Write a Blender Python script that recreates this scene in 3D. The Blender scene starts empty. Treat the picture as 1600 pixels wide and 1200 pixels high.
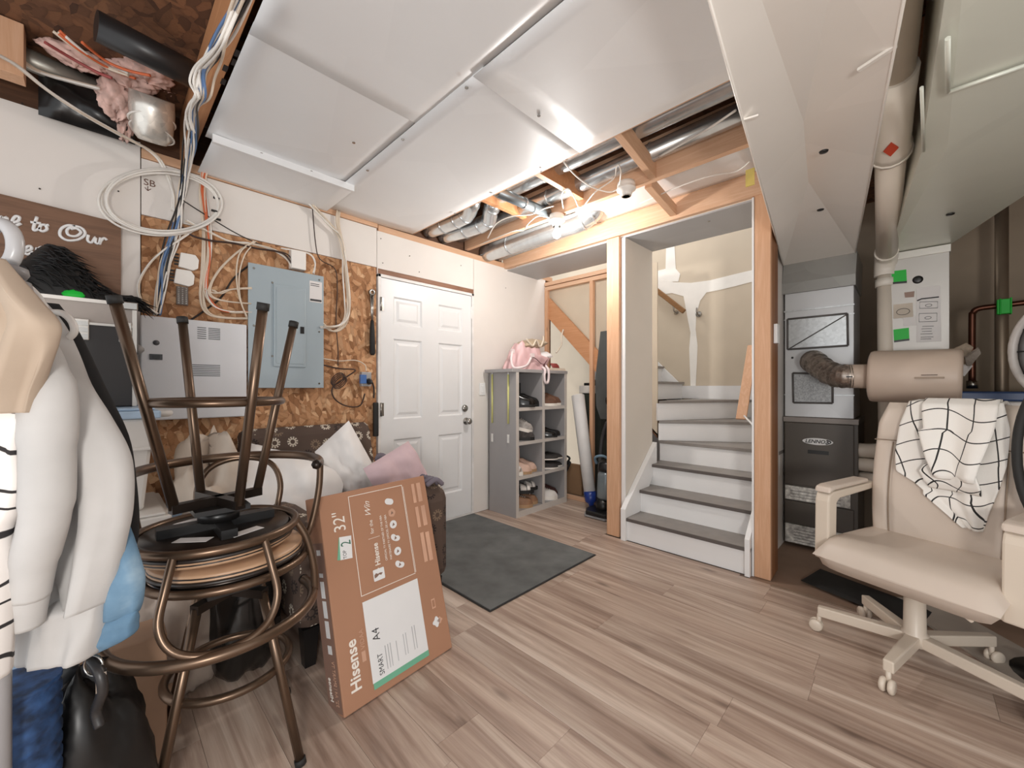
import bpy, math, random
from mathutils import Vector as V, Matrix
R = random.Random(7)
S = bpy.context.scene
COL = S.collection
PI = math.pi
sin, cos, rad = math.sin, math.cos, math.radians

# ------------------------------------------------------------------ camera, world, lamps
CAM_H = 1.17
YAW = rad(44.4)
cd = bpy.data.cameras.new('camera'); cam = bpy.data.objects.new('camera', cd); COL.objects.link(cam)
cam.location = (0, 0, CAM_H); cam.rotation_euler = (PI/2, 0, YAW - PI/2)
cd.sensor_width = 36; cd.lens = 632/1600*36; cd.shift_y = 5/1600; cd.clip_start = .02
S.camera = cam
w = bpy.data.worlds.new('world'); S.world = w; w.use_nodes = True
w.node_tree.nodes['Background'].inputs[0].default_value = (.97, .985, 1, 1)
w.node_tree.nodes['Background'].inputs[1].default_value = 1.15
S.view_settings.view_transform = 'Standard'; S.view_settings.look = 'None'
S.view_settings.gamma = 1; S.view_settings.use_curve_mapping = False
S.view_settings.exposure = 0.2

def lamp(name, loc, power, radius, col=(1, .965, .92)):
    l = bpy.data.lights.new(name, 'POINT'); l.energy = power; l.shadow_soft_size = radius; l.color = col
    o = bpy.data.objects.new(name, l); COL.objects.link(o); o.location = loc; return o
lamp('bare_bulb_light', (2.33, 1.83, 2.235), 29, .035)
lamp('fill_light', (-.55, -.75, 1.05), 86, .15)  # soft fill added behind the camera to even out the brightness
lamp('upstairs_light', (3.9, 2.6, 3.6), 45, .15)

# ------------------------------------------------------------------ materials
def lin(h):
    h = h.lstrip('#'); r = []
    for i in (0, 2, 4):
        c = int(h[i:i+2], 16)/255
        r.append(c/12.92 if c <= .04045 else ((c+.055)/1.055)**2.4)
    return (*r, 1)

class NT:
    def __init__(s, name):
        s.m = bpy.data.materials.new(name); s.m.use_nodes = True
        s.t = s.m.node_tree; s.p = s.t.nodes['Principled BSDF']
    def n(s, typ, **kw):
        x = s.t.nodes.new(typ)
        for k, v in kw.items():
            if k.startswith('i'): x.inputs[int(k[1:])].default_value = v
            else: setattr(x, k, v)
        return x
    def l(s, a, b): s.t.links.new(a, b)
    def co(s, which='Object', scale=(1, 1, 1)):
        tc = s.n('ShaderNodeTexCoord'); mp = s.n('ShaderNodeMapping')
        mp.inputs['Scale'].default_value = scale; s.l(tc.outputs[which], mp.inputs[0]); return mp.outputs[0]
    def noise(s, vec, sc, det=3, rough=.55, dist=0):
        x = s.n('ShaderNodeTexNoise'); x.inputs['Scale'].default_value = sc; x.inputs['Detail'].default_value = det
        x.inputs['Roughness'].default_value = rough; x.inputs['Distortion'].default_value = dist
        s.l(vec, x.inputs['Vector']); return x.outputs['Fac']
    def ramp(s, fac, stops, interp='LINEAR'):
        x = s.n('ShaderNodeValToRGB'); x.color_ramp.interpolation = interp
        e = x.color_ramp.elements
        while len(e) < len(stops): e.new(.5)
        for k, (p, c) in enumerate(stops):
            e[k].position = p; e[k].color = c if len(c) == 4 else (*c, 1)
        s.l(fac, x.inputs[0]); return x.outputs[0]
    def math(s, op, a, b=None):
        x = s.n('ShaderNodeMath', operation=op)
        for i, q in enumerate((a, b)):
            if q is None: continue
            if isinstance(q, (int, float)): x.inputs[i].default_value = q
            else: s.l(q, x.inputs[i])
        return x.outputs[0]
    def mix(s, f, a, b, typ='MIX'):
        x = s.n('ShaderNodeMix', data_type='RGBA', blend_type=typ)
        for i, q in ((0, f), (6, a), (7, b)):
            if isinstance(q, (int, float, tuple)): x.inputs[i].default_value = q
            else: s.l(q, x.inputs[i])
        return x.outputs[2]
    def bump(s, h, st=.3, dist=.01):
        x = s.n('ShaderNodeBump'); x.inputs['Strength'].default_value = st; x.inputs['Distance'].default_value = dist
        s.l(h, x.inputs['Height']); s.l(x.outputs[0], s.p.inputs['Normal'])
    def base(s, c): s.l(c, s.p.inputs['Base Color'])
    def rm(s, rough, metal=0, spec=None):
        s.p.inputs['Roughness'].default_value = rough; s.p.inputs['Metallic'].default_value = metal
        if spec is not None: s.p.inputs['Specular IOR Level'].default_value = spec

MATS = {}
def mat(name, col, rough=.5, metal=0, var=.06, sc=8, bump=0, bsc=60, scale=(1, 1, 1), spec=None):
    if name in MATS: return MATS[name]
    t = NT(name); c = lin(col); t.rm(rough, metal, spec)
    v = t.co('Object', scale)
    lo = tuple(max(0, q*(1-var*2)) for q in c[:3]); hi = tuple(min(1, q*(1+var*2)) for q in c[:3])
    t.base(t.ramp(t.noise(v, sc), [(.3, lo), (.7, hi)]))
    if bump: t.bump(t.noise(v, bsc, 4), bump, .004)
    MATS[name] = t.m; return t.m

def wood(name, c1, c2, axis, rough=.6, knots=True):
    t = NT(name); t.rm(rough)
    sc = [14, 14, 14]; sc[axis] = .9
    v = t.co('Object', tuple(sc))
    f = t.noise(v, 2.2, 5, .6, .6)
    base = t.ramp(f, [(.25, lin(c1)), (.5, lin(c2)), (.75, lin(c1))])
    if knots:
        sk = [9, 9, 9]; sk[axis] = 3.2
        x = t.n('ShaderNodeTexVoronoi'); t.l(t.co('Object', tuple(sk)), x.inputs['Vector']); x.inputs['Scale'].default_value = .8
        k = t.ramp(x.outputs['Distance'], [(.03, (1, 1, 1)), (.1, (0, 0, 0))])
        base = t.mix(t.math('MULTIPLY', k, .7), base, lin('#6b4024'))
    t.base(base); t.bump(f, .15, .003); MATS[name] = t.m; return t.m

def osb(name, cols, sc=1.0):
    t = NT(name); t.rm(.75)
    hs = []; col = None
    for k, (rz, stretch) in enumerate(((.35, 2.6), (-.8, 2.3), (1.35, 2.5))):
        tc = t.n('ShaderNodeTexCoord'); mp = t.n('ShaderNodeMapping'); t.l(tc.outputs['UV'], mp.inputs[0])
        mp0 = mp; mp0.inputs['Rotation'].default_value = (0, 0, rz)
        mp = t.n('ShaderNodeMapping'); t.l(mp0.outputs[0], mp.inputs[0]); mp.inputs['Location'].default_value = (k*3.1, k*1.7, 0)
        mp.inputs['Scale'].default_value = (17*sc, 17*sc*stretch, 1)
        wv = t.n('ShaderNodeTexNoise'); wv.inputs['Scale'].default_value = 6; t.l(tc.outputs['UV'], wv.inputs['Vector'])
        add = t.n('ShaderNodeVectorMath', operation='MULTIPLY_ADD'); t.l(wv.outputs['Color'], add.inputs[0]); add.inputs[1].default_value = (1.6, 1.6, 0); t.l(mp.outputs[0], add.inputs[2])
        x = t.n('ShaderNodeTexVoronoi', voronoi_dimensions='2D'); t.l(add.outputs[0], x.inputs['Vector']); x.inputs['Scale'].default_value = 1
        sep = t.n('ShaderNodeSeparateColor'); t.l(x.outputs['Color'], sep.inputs[0])
        cc = t.ramp(sep.outputs[0], [(i/(len(cols)-1), lin(q)) for i, q in enumerate(cols)])
        edge = t.ramp(x.outputs['Distance'], [(.45, (1, 1, 1)), (.8, (.55, .5, .45))])
        cc = t.mix(.6, cc, t.mix(1.0, cc, edge, 'MULTIPLY'))
        if col is None: col = cc; h = sep.outputs[1]
        else:
            msk = t.ramp(sep.outputs[2], [(.5, (0, 0, 0)), (.52, (1, 1, 1))])
            col = t.mix(msk, col, cc); h = t.mix(msk, h, sep.outputs[1])
    gr = t.noise(t.co('UV', (30, 90, 1)), 3, 3)
    col = t.mix(.35, col, t.mix(1.0, col, t.ramp(gr, [(.3, (.6, .55, .5)), (.7, (1.2, 1.2, 1.2))]), 'MULTIPLY'))
    t.base(col); t.bump(h, .5, .006); MATS[name] = t.m; return t.m

def planks():
    t = NT('vinyl_plank_oak'); t.rm(.42)
    oi = t.n('ShaderNodeObjectInfo')
    tc = t.n('ShaderNodeTexCoord'); cmb = t.n('ShaderNodeVectorMath', operation='MULTIPLY_ADD')
    off = t.n('ShaderNodeCombineXYZ'); r7 = t.math('MULTIPLY', oi.outputs['Random'], 37)
    t.l(r7, off.inputs[0]); t.l(r7, off.inputs[1]); t.l(r7, off.inputs[2])
    t.l(tc.outputs['Object'], cmb.inputs[0]); cmb.inputs[1].default_value = (1, 1, 1); t.l(off.outputs[0], cmb.inputs[2])
    mp = t.n('ShaderNodeMapping'); mp.inputs['Scale'].default_value = (11, .7, 1); t.l(cmb.outputs[0], mp.inputs[0])
    g = t.noise(mp.outputs[0], 1.0, 6, .62, .9)
    mp2 = t.n('ShaderNodeMapping'); mp2.inputs['Scale'].default_value = (60, 2.2, 1); t.l(cmb.outputs[0], mp2.inputs[0])
    g2 = t.noise(mp2.outputs[0], 1.0, 4, .6)
    c = t.ramp(g, [(.29, lin('#745d4f')), (.42, lin('#a08878')), (.54, lin('#bfab9b')), (.69, lin('#e6d8ca'))])
    c = t.mix(.35, c, t.ramp(g2, [(.3, lin('#7d685c')), (.7, lin('#c2b0a4'))]))
    tone = t.ramp(oi.outputs['Random'], [(0, (.88, .86, .85)), (.35, (1.12, 1.11, 1.1)), (.7, (.96, .94, .93)), (1, (1.2, 1.19, 1.18))])
    c = t.mix(1.0, c, tone, 'MULTIPLY')
    mp3 = t.n('ShaderNodeMapping'); mp3.inputs['Scale'].default_value = (9, 2.6, 1); t.l(cmb.outputs[0], mp3.inputs[0])
    x = t.n('ShaderNodeTexVoronoi'); t.l(mp3.outputs[0], x.inputs['Vector']); x.inputs['Scale'].default_value = .9
    k = t.ramp(x.outputs['Distance'], [(.04, (1, 1, 1)), (.16, (0, 0, 0))])
    c = t.mix(t.math('MULTIPLY', k, .6), c, lin('#4d3a30'))
    t.base(c); t.bump(g2, .08, .002); return t.m

def flowers():
    t = NT('brown_flower_upholstery'); t.rm(.85)
    v = t.co('UV', (10, 10, 1))
    x = t.n('ShaderNodeTexVoronoi', voronoi_dimensions='2D'); t.l(v, x.inputs['Vector']); x.inputs['Scale'].default_value = 1; x.inputs['Randomness'].default_value = .55
    d = t.n('ShaderNodeVectorMath', operation='SUBTRACT'); t.l(v, d.inputs[0]); t.l(x.outputs['Position'], d.inputs[1])
    s = t.n('ShaderNodeSeparateXYZ'); t.l(d.outputs[0], s.inputs[0])
    ang = t.math('ARCTAN2', s.outputs[1], s.outputs[0])
    pet = t.math('GREATER_THAN', t.math('SINE', t.math('MULTIPLY', ang, 11)), -.25)
    r = x.outputs['Distance']
    ring = t.math('MULTIPLY', t.math('GREATER_THAN', r, .14), t.math('LESS_THAN', r, .30))
    core = t.math('MULTIPLY', t.math('GREATER_THAN', r, .13), t.math('LESS_THAN', r, .19))
    m = t.math('MAXIMUM', t.math('MULTIPLY', ring, pet), core)
    sep = t.n('ShaderNodeSeparateColor'); t.l(x.outputs['Color'], sep.inputs[0])
    c2 = t.ramp(sep.outputs[0], [(.0, lin('#2c2320')), (.34, lin('#2c2320')), (.35, lin('#cfc6b6')), (.68, lin('#cfc6b6')), (.7, lin('#7d6a58'))], 'CONSTANT')
    t.base(t.mix(m, lin('#54443b'), c2)); t.bump(t.noise(t.co('UV', (1, 1, 1)), 400, 2), .2, .002)
    MATS['flowers'] = t.m; return t.m

def gridcloth():
    t = NT('white_grid_blanket'); t.rm(.9)
    v = t.co('UV', (1, 1, 1)); s = t.n('ShaderNodeSeparateXYZ'); t.l(v, s.inputs[0])
    m = None
    for k, (per, ph) in enumerate(((.085, .03), (.085, .05))):
        f = t.math('FRACT', t.math('DIVIDE', t.math('ADD', s.outputs[k], ph+10), per))
        q = t.math('LESS_THAN', f, .055)
        m = q if m is None else t.math('MAXIMUM', m, q)
    t.base(t.mix(m, lin('#ece8e2'), lin('#2b2929'))); t.bump(t.noise(v, 350, 2), .25, .002)
    return t.m

def galv(name, col='#c3c4c5', rough=.38, metal=.75, sc=25, cr=.12):
    if name in MATS: return MATS[name]
    t = NT(name); t.rm(rough, metal)
    x = t.n('ShaderNodeTexVoronoi'); t.l(t.co('Object'), x.inputs['Vector']); x.inputs['Scale'].default_value = sc
    sep = t.n('ShaderNodeSeparateColor'); t.l(x.outputs['Color'], sep.inputs[0]); c = lin(col)
    f = t.mix(.6, sep.outputs[0], t.noise(t.co('Object'), 3, 3))
    t.base(t.ramp(f, [(.2, tuple(q*(1-cr) for q in c[:3])), (.8, tuple(min(1, q*(1+cr)) for q in c[:3]))]))
    t.bump(t.noise(t.co('Object'), 4, 2), .12, .02); MATS[name] = t.m; return t.m

drywall = mat('primed_drywall', '#e2dcd6', .85, 0, .015, 2, .05, 120)
drywall_tan = mat('bare_tan_drywall', '#cbbda9', .9, 0, .03, 2, .05, 120)
drywall_dark = mat('taupe_mechanical_drywall', '#a39380', .9, 0, .06, 2)
mud = mat('white_joint_compound', '#efebe4', .8, 0, .02, 6, .1, 80)
white_paint = mat('white_paint', '#e9e8e7', .4, 0, .01, 3)
osb_m = osb('oriented_strand_board', ['#80532f', '#b4835a', '#cfa077', '#a8764e', '#e0b78e', '#92633f', '#c8966b'])
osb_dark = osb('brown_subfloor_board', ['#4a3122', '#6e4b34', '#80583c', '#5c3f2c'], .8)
wx = wood('spruce_lumber_x', '#dcb596', '#cda382', 0)
wy = wood('spruce_lumber_y', '#dfbb9e', '#d0a686', 1)
wz = wood('spruce_lumber_z', '#dcb292', '#cd9f7c', 2)
wo = wood('orange_lumber', '#c8936a', '#b67f55', 1)
sheet = galv('ceiling_sheet_metal', '#edeeef', .45, .22, 1.3, .03)
duct_m = galv('trunk_sheet_metal', '#efeae3', .38, .2, 2, .03)
galv_m = galv('galvanised_spangle', '#c9cccd', .35, .7, 60, .15)
pipe_m = galv('round_duct_metal', '#cfd3d5', .25, .85, 30, .08)
plank_m = planks(); flower_m = flowers(); grid_m = gridcloth()
blackpl = mat('black_plastic', '#1b1a1a', .35)
blackrub = mat('black_rubber', '#222120', .7)
chrome = mat('brushed_nickel', '#a8a5a0', .25, 1)
bronze = mat('bronze_stool_tube', '#665344', .32, .75, .1, 5)
white_wire = mat('white_cable', '#e6e1da', .5, 0, .02)
cream_wire = mat('cream_cable', '#d9c9b6', .5, 0, .03)
black_wire = mat('black_cable', '#221d1b', .5)
blue_wire = mat('blue_cable', '#5f7da8', .5)
orange_wire = mat('orange_cable', '#d2693f', .5)
brown_wire = mat('brown_cable', '#3a2720', .5)
joint_m = mat('plank_joint', '#6e5d52', .8)
dark_gap = mat('dark_joint', '#3a322c', .9)
wtxt = mat('white_print', '#ece4da', .6, 0, .01)
ktxt = mat('dark_print', '#3a3a3c', .6, 0, .01)

# ------------------------------------------------------------------ mesh building
def cr(pts, k=6, closed=False):
    P = [V(p) for p in pts]; n = len(P); out = []
    rng = range(n if closed else n-1)
    for i in rng:
        if closed: a, b, c, d = P[i-1], P[i], P[(i+1) % n], P[(i+2) % n]
        else: a, b, c, d = P[max(i-1, 0)], P[i], P[i+1], P[min(i+2, n-1)]
        for j in range(k):
            t = j/k
            out.append(.5*((2*b)+(c-a)*t+(2*a-5*b+4*c-d)*t*t+(3*b-a-3*c+d)*t**3))
    if not closed: out.append(P[-1])
    return out

class B:
    def __init__(s): s.v = []; s.f = []; s.sm = []; s.uv = {}
    def add(s, vs, fs, smooth=False, uv=None):
        o = len(s.v); s.v += [tuple(v) for v in vs]
        for f in fs: s.f.append(tuple(i+o for i in f)); s.sm.append(smooth)
        if uv:
            for i, q in enumerate(uv): s.uv[i+o] = q
        return s
    def box(s, x0, y0, z0, x1, y1, z1):
        x0, x1 = min(x0, x1), max(x0, x1); y0, y1 = min(y0, y1), max(y0, y1); z0, z1 = min(z0, z1), max(z0, z1)
        vs = [(x, y, z) for z in (z0, z1) for y in (y0, y1) for x in (x0, x1)]
        return s.add(vs, [(0, 2, 3, 1), (4, 5, 7, 6), (0, 1, 5, 4), (2, 6, 7, 3), (0, 4, 6, 2), (1, 3, 7, 5)])
    def obox(s, o, a, b, c):
        o, a, b, c = V(o), V(a), V(b), V(c)
        vs = [o+a*i+b*j+c*k for k in (0, 1) for j in (0, 1) for i in (0, 1)]
        return s.add(vs, [(0, 2, 3, 1), (4, 5, 7, 6), (0, 1, 5, 4), (2, 6, 7, 3), (0, 4, 6, 2), (1, 3, 7, 5)])
    def beam(s, p, q, wd, ht, up=(0, 0, 1)):
        p, q = V(p), V(q); d = (q-p); u = V(up); sd = d.cross(u).normalized(); u = sd.cross(d).normalized()
        return s.obox(p-sd*wd/2-u*ht/2, d, sd*wd, u*ht)
    def prism(s, poly, ex):
        n = len(poly); P = [V(p) for p in poly]; e = V(ex)
        return s.add(P+[p+e for p in P], [tuple(range(n-1, -1, -1)), tuple(range(n, 2*n))]+[(i, (i+1) % n, n+(i+1) % n, n+i) for i in range(n)])
    def tube(s, pts, r, n=8, closed=False, caps=True):
        P = [V(p) for p in pts]; m = len(P)
        rs = r if isinstance(r, (list, tuple)) else [r]*m
        vs = []; up = None
        for i in range(m):
            if closed: t = P[(i+1) % m]-P[i-1]
            else: t = P[min(i+1, m-1)]-P[max(i-1, 0)]
            t.normalize()
            if up is None:
                up = V((0, 0, 1)) if abs(t.z) < .9 else V((1, 0, 0))
            up = (up-t*up.dot(t))
            if up.length < 1e-6: up = t.orthogonal()
            up.normalize(); sd = t.cross(up)
            for k in range(n):
                a = 2*PI*k/n; vs.append(P[i]+(up*cos(a)+sd*sin(a))*rs[i])
        fs = []
        for i in range(m if closed else m-1):
            j = (i+1) % m
            for k in range(n):
                fs.append((i*n+k, i*n+(k+1) % n, j*n+(k+1) % n, j*n+k))
        s.add(vs, fs, True)
        if caps and not closed:
            o = len(s.v)-len(vs)
            s.f.append(tuple(o+k for k in range(n-1, -1, -1))); s.sm.append(False)
            s.f.append(tuple(o+(m-1)*n+k for k in range(n))); s.sm.append(False)
        return s
    def lathe(s, prof, org=(0, 0, 0), ax=(0, 0, 1), n=20, smooth=True, closed=False):
        ax = V(ax).normalized(); a = ax.orthogonal().normalized(); b = ax.cross(a); o = V(org)
        vs = []; m = len(prof)
        for r, z in prof:
            for k in range(n):
                t = 2*PI*k/n; vs.append(o+ax*z+(a*cos(t)+b*sin(t))*r)
        fs = [(i*n+k, i*n+(k+1) % n, ((i+1) % m)*n+(k+1) % n, ((i+1) % m)*n+k) for i in range(m if closed else m-1) for k in range(n)]
        s.add(vs, fs, smooth)
        if not closed:
            q = len(s.v)-len(vs)
            if prof[0][0] > 1e-4: s.f.append(tuple(q+k for k in range(n-1, -1, -1))); s.sm.append(False)
            if prof[-1][0] > 1e-4: s.f.append(tuple(q+(m-1)*n+k for k in range(n))); s.sm.append(False)
        return s
    def grid(s, fn, nu, nv, cu=False, uvf=None):
        vs = []; uv = []
        for j in range(nv+1):
            for i in range(nu if cu else nu+1):
                u, v = i/nu, j/nv; vs.append(fn(u, v)); uv.append(uvf(u, v) if uvf else (u, v))
        w_ = nu if cu else nu+1
        fs = [(j*w_+i, j*w_+(i+1) % w_, (j+1)*w_+(i+1) % w_, (j+1)*w_+i) for j in range(nv) for i in range(nu)]
        return s.add(vs, fs, True, uv)
    def pillow(s, c, a, b, nrm, T, n=16, seed=0, puff=.6):
        """soft cushion: half extents a, b (vectors), normal nrm, thickness T"""
        c, a, b, nrm = V(c), V(a), V(b), V(nrm).normalized(); rr = random.Random(seed)
        ph = [rr.uniform(0, 6) for _ in range(6)]
        for sg in (1, -1):
            def fn(u, v):
                x, y = u*2-1, v*2-1
                px = x*(1-.10*(1-abs(y)**2)*0-.07*(1-x*x)*0); 
                kx = 1-.09*(1-y*y); ky = 1-.09*(1-x*x)
                h = (max(0, (1-x**4)*(1-y**4)))**puff
                wr = .10*sin(3.1*x+2.3*y+ph[0])*sin(2.7*y-1.7*x+ph[1])+.05*sin(9*x+4*y+ph[2])*sin(5*y+ph[3])+.03*sin(15*x-6*y+ph[4])*sin(8*y+3*x+ph[5])
                return c+a*(x*ky+0*px)+b*(y*kx)+nrm*(sg*T/2*h*(1+wr*2))
            o = len(s.f); s.grid(fn, n, n)
            if sg < 0: s.f[o:] = [tuple(reversed(f)) for f in s.f[o:]]
        return s

ORG = {}
def tag(o, label=None, cat=None, group=None, kind=None):
    for k, v in (('label', label), ('category', cat), ('group', group), ('kind', kind)):
        if v: o[k] = v
    return o
def thing(name, label, cat, loc=(0, 0, 0), group=None):
    o = bpy.data.objects.new(name, None); COL.objects.link(o); o.location = loc; o.empty_display_size = .05
    ORG[o.name] = V(loc); return tag(o, label, cat, group)
def mk(name, b, m, parent=None, bev=0, origin=None, label=None, kind=None, subsurf=0):
    me = bpy.data.meshes.new(name)
    if origin is None: origin = ORG.get(parent.name, V((0, 0, 0))) if parent else V((0, 0, 0))
    rel = ORG.get(parent.name, V((0, 0, 0))) if parent else V((0, 0, 0))
    O = V(origin)
    me.from_pydata([tuple(V(v)-O) for v in b.v], [], b.f)
    me.polygons.foreach_set('use_smooth', b.sm)
    uvl = me.uv_layers.new(name='UVMap'); data = []
    for p in me.polygons:
        n = p.normal; ax = max(range(3), key=lambda i: abs(n[i]))
        for vi in p.vertices:
            if vi in b.uv: data += list(b.uv[vi])
            else:
                v = b.v[vi]; data += [(v[1], v[2]), (v[0], v[2]), (v[0], v[1])][ax]
    uvl.data.foreach_set('uv', data)
    me.materials.append(m); me.update()
    o = bpy.data.objects.new(name, me); COL.objects.link(o)
    o.location = O-rel
    if parent: o.parent = parent
    ORG[o.name] = O
    if bev:
        md = o.modifiers.new('bevel', 'BEVEL'); md.width = bev; md.segments = 2; md.limit_method = 'ANGLE'; md.angle_limit = rad(40)
    if subsurf:
        md = o.modifiers.new('sub', 'SUBSURF'); md.levels = md.render_levels = subsurf
    if label: o['label'] = label
    if kind: o['kind'] = kind
    return o
def single(name, b, m, label, cat, loc, group=None, bev=0, subsurf=0):
    o = mk(name, b, m, None, bev, loc, subsurf=subsurf); return tag(o, label, cat, group)
def struct(name, b, m, bev=0):
    o = mk(name, b, m, None, bev); o['kind'] = 'structure'; return o
def text(name, s, size, o, ex, ey, m, parent, align='LEFT', shear=0, bold=0, sx=1):
    """flat lettering: baseline origin o, reading direction ex, letter-up ey"""
    cu = bpy.data.curves.new(name, 'FONT'); cu.body = s; cu.size = size; cu.align_x = align; cu.shear = shear
    cu.offset = bold; cu.extrude = .0004; cu.resolution_u = 3; cu.materials.append(m)
    ob = bpy.data.objects.new(name, cu); COL.objects.link(ob)
    ex, ey = V(ex).normalized(), V(ey).normalized(); ez = ex.cross(ey)
    M = Matrix((ex*sx, ey, ez)).transposed().to_4x4(); rel = ORG.get(parent.name, V((0, 0, 0)))
    M.translation = V(o)-rel
    ob.parent = parent; ob.matrix_local = M; return ob
def dup(root, loc, rot=(0, 0, 0), label=None, group=None, scale=None):
    r = root.copy(); COL.objects.link(r); r.location = loc; r.rotation_euler = rot
    if scale: r.scale = scale
    if label: r['label'] = label
    if group: r['group'] = group
    def rec(a, b):
        for ch in list(a.children):
            c = ch.copy(); COL.objects.link(c); c.parent = b; rec(ch, c)
    rec(root, r); return r

# a pixel of the photograph turned into the point where its sight line meets a real plane
def ray(x, y):
    u, v = (x-800)/632, (605-y)/632
    return V((cos(YAW)+u*sin(YAW), sin(YAW)-u*cos(YAW), v))
def on_y(x, y, Y): r = ray(x, y); return V((0, 0, CAM_H))+r*(Y/r.y)
def on_x(x, y, X): r = ray(x, y); return V((0, 0, CAM_H))+r*(X/r.x)
def on_z(x, y, Z): r = ray(x, y); return V((0, 0, CAM_H))+r*((Z-CAM_H)/r.z)

# ================================================================== THE SETTING
# ---- floor: planks run across the room (along Y)
fl = struct('floor', B().box(-1.4, -1.5, -.05, 2.785, 2.9, -.006).box(2.785, .70, -.05, 4.42, 2.9, -.006), joint_m)
k = 0; X0 = -1.2
for yy in (-1.3, -.2, .75): mk('plank', B().box(2.7494, yy+.0004, -.006, 2.784 if yy < .5 else 2.81, min(yy+1.1, 1.729)-.0004 if yy > .5 else (yy+1.1 if yy < -.3 else .75)-.0004, 0), plank_m, fl, origin=(2.77, yy+.5, 0))
while X0 < 3.5:
    x1 = X0+.178; ylo = -1.3 if X0 < 2.7 else 1.73
    y = ylo - R.uniform(0, 1.0) if X0 < 2.7 else ylo
    while y < 2.87:
        y1 = min(y+1.22, 2.872)
        if y1-y > .05:
            mk('plank', B().box(X0+.0004, y+.0004, -.006, min(x1, 3.5)+.0008, y1-.0004, R.uniform(-.0003, .0001)), plank_m, fl, origin=((X0+x1)/2, (y+y1)/2, 0))
        y = y1
    X0 += .1795
conc = mat('brown_concrete_floor', '#8c7463', .6, 0, .1, 3, .1, 40)
struct('floor_mechanical', B().box(2.785, -1.6, -.05, 4.6, .70, -.002), conc)
struct('trim_threshold', B().box(2.765, -1.3, -.004, 2.79, .58, .004), mat('threshold_strip', '#8c7766', .5))

# ---- wall_left: the long wall with door and electrical panels
WY = 2.88
wl = struct('wall_left', B().box(-1.4, 2.91, 0, 1.47, 3.0, 2.42).box(1.47, 2.91, 2.06, 2.45, 3.0, 2.42).box(2.45, 2.91, 0, 3.6, 3.0, 2.42), osb_dark)
mk('drywall_panel', B().box(-1.35, WY, 0, .152, WY+.03, 2.455), drywall, wl, .001)
mk('drywall_panel', B().box(.156, WY, 2.08, 1.474, WY+.03, 2.375), drywall, wl, .001)
mk('drywall_panel', B().box(1.478, WY, 2.075, 2.43, WY+.03, 2.36).box(1.478, WY, 2.03, 1.484, WY+.03, 2.075), drywall, wl, .001)
mk('drywall_panel', B().box(2.434, WY, 0, 3.47, WY+.03, 2.36), drywall, wl, .001)
mk('strand_board', B().box(.156, WY+.006, 0, 1.474, WY+.03, 2.078), osb_m, wl, .001)
mk('top_plate', B().box(.156, WY-.008, 2.378, 1.48, WY+.03, 2.425), wx, wl, .002)
mk('top_plate', B().box(1.49, WY+.004, 2.36, 3.6, WY+.03, 2.41), wx, wl, .002)
mk('header_board', B().box(1.47, WY+.005, 2.034, 2.44, WY+.03, 2.08), wood('rough_sawn_header', '#a1745a', '#7f5a45', 0), wl)
sc_ = B()
for p in ((35, 162), (199, 221), (62, 295), (185, 299), (595, 373), (640, 400), (655, 425), (598, 411), (720, 415), (790, 450)):
    q = on_y(*p, WY-.001); sc_.lathe([(.004, 0), (.004, .002)], q+V((0, -.001, 0)), (0, -1, 0), 6)
mk('screw', sc_, dark_gap, wl, kind='stuff')
pen = mat('brown_marker', '#6a4a3c', .8)
text('marker_lettering', 'SB', .048, on_y(224, 288, WY-.001), (1, 0, 0), (0, 0, 1), pen, wl)
ar = B(); q0, q1 = on_y(231, 291, WY-.001), on_y(231, 298, WY-.001)
for a_, b_ in ((q0, q1), (q1, q1+V((-.012, 0, .014))), (q1, q1+V((.012, 0, .014)))): ar.tube([a_, b_], .0016, 4)
mk('marker_arrow', ar, pen, wl)

# ---- walls further off
tanw = struct('wall_back', B().box(4.42, -1.6, 0, 4.5, .62, 2.7), drywall_dark)
wb2 = struct('wall_stairwell', B().box(4.42, .62, 0, 4.5, 4.6, 4.2), drywall_tan)
def blob(b, pts, X):   # jagged compound patch on the stairwell wall
    P = [on_x(px, py, X) for px, py in pts]
    c = sum(P, V())/len(P); n = len(b.v)
    return b.prism(list(reversed(P)), (-.003, 0, 0))
pm = B()
blob(pm, [(1022, 437), (1040, 434), (1052, 441), (1080, 442), (1110, 438), (1150, 428), (1180, 421), (1180, 439), (1150, 447), (1125, 453), (1104, 457), (1094, 470), (1088, 492), (1087, 515), (1090, 540), (1089, 568), (1087, 604), (1079, 604), (1078, 575), (1077, 545), (1079, 520), (1075, 500), (1071, 478), (1068, 463), (1050, 458), (1022, 462)], 4.419)
blob(pm, [(1041, 385), (1054, 383), (1056, 420), (1063, 428), (1060, 440), (1024, 440), (1024, 424), (1040, 420)], 4.4185)
mk('plaster_patch', pm, mud, wb2)
struct('wall_stair_right', B().box(2.87, .672, 0, 4.42, .692, 2.5), drywall)
wsl = struct('wall_stair_left', B().box(2.872, 1.575, 0, 3.335, 1.60, 2.338), mat('stair_drywall', '#d9d1c6', .9, 0, .015, 2))
mk('corner_bead', B().box(2.862, 1.572, 0, 2.874, 1.604, 2.338), white_paint, wsl)
struct('wall_right', B().box(1.6, -1.62, 0, 4.5, -1.55, 2.7), drywall_dark)
struct('wall_under_stairs', B().prism([(4.37, 1.80, 0), (4.37, 2.9, 0), (4.37, 2.9, 1.93), (4.37, 1.80, .85)], (.03, 0, 0)), mat('grey_lower_drywall', '#a39c96', .9, 0, .02, 2))

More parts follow.
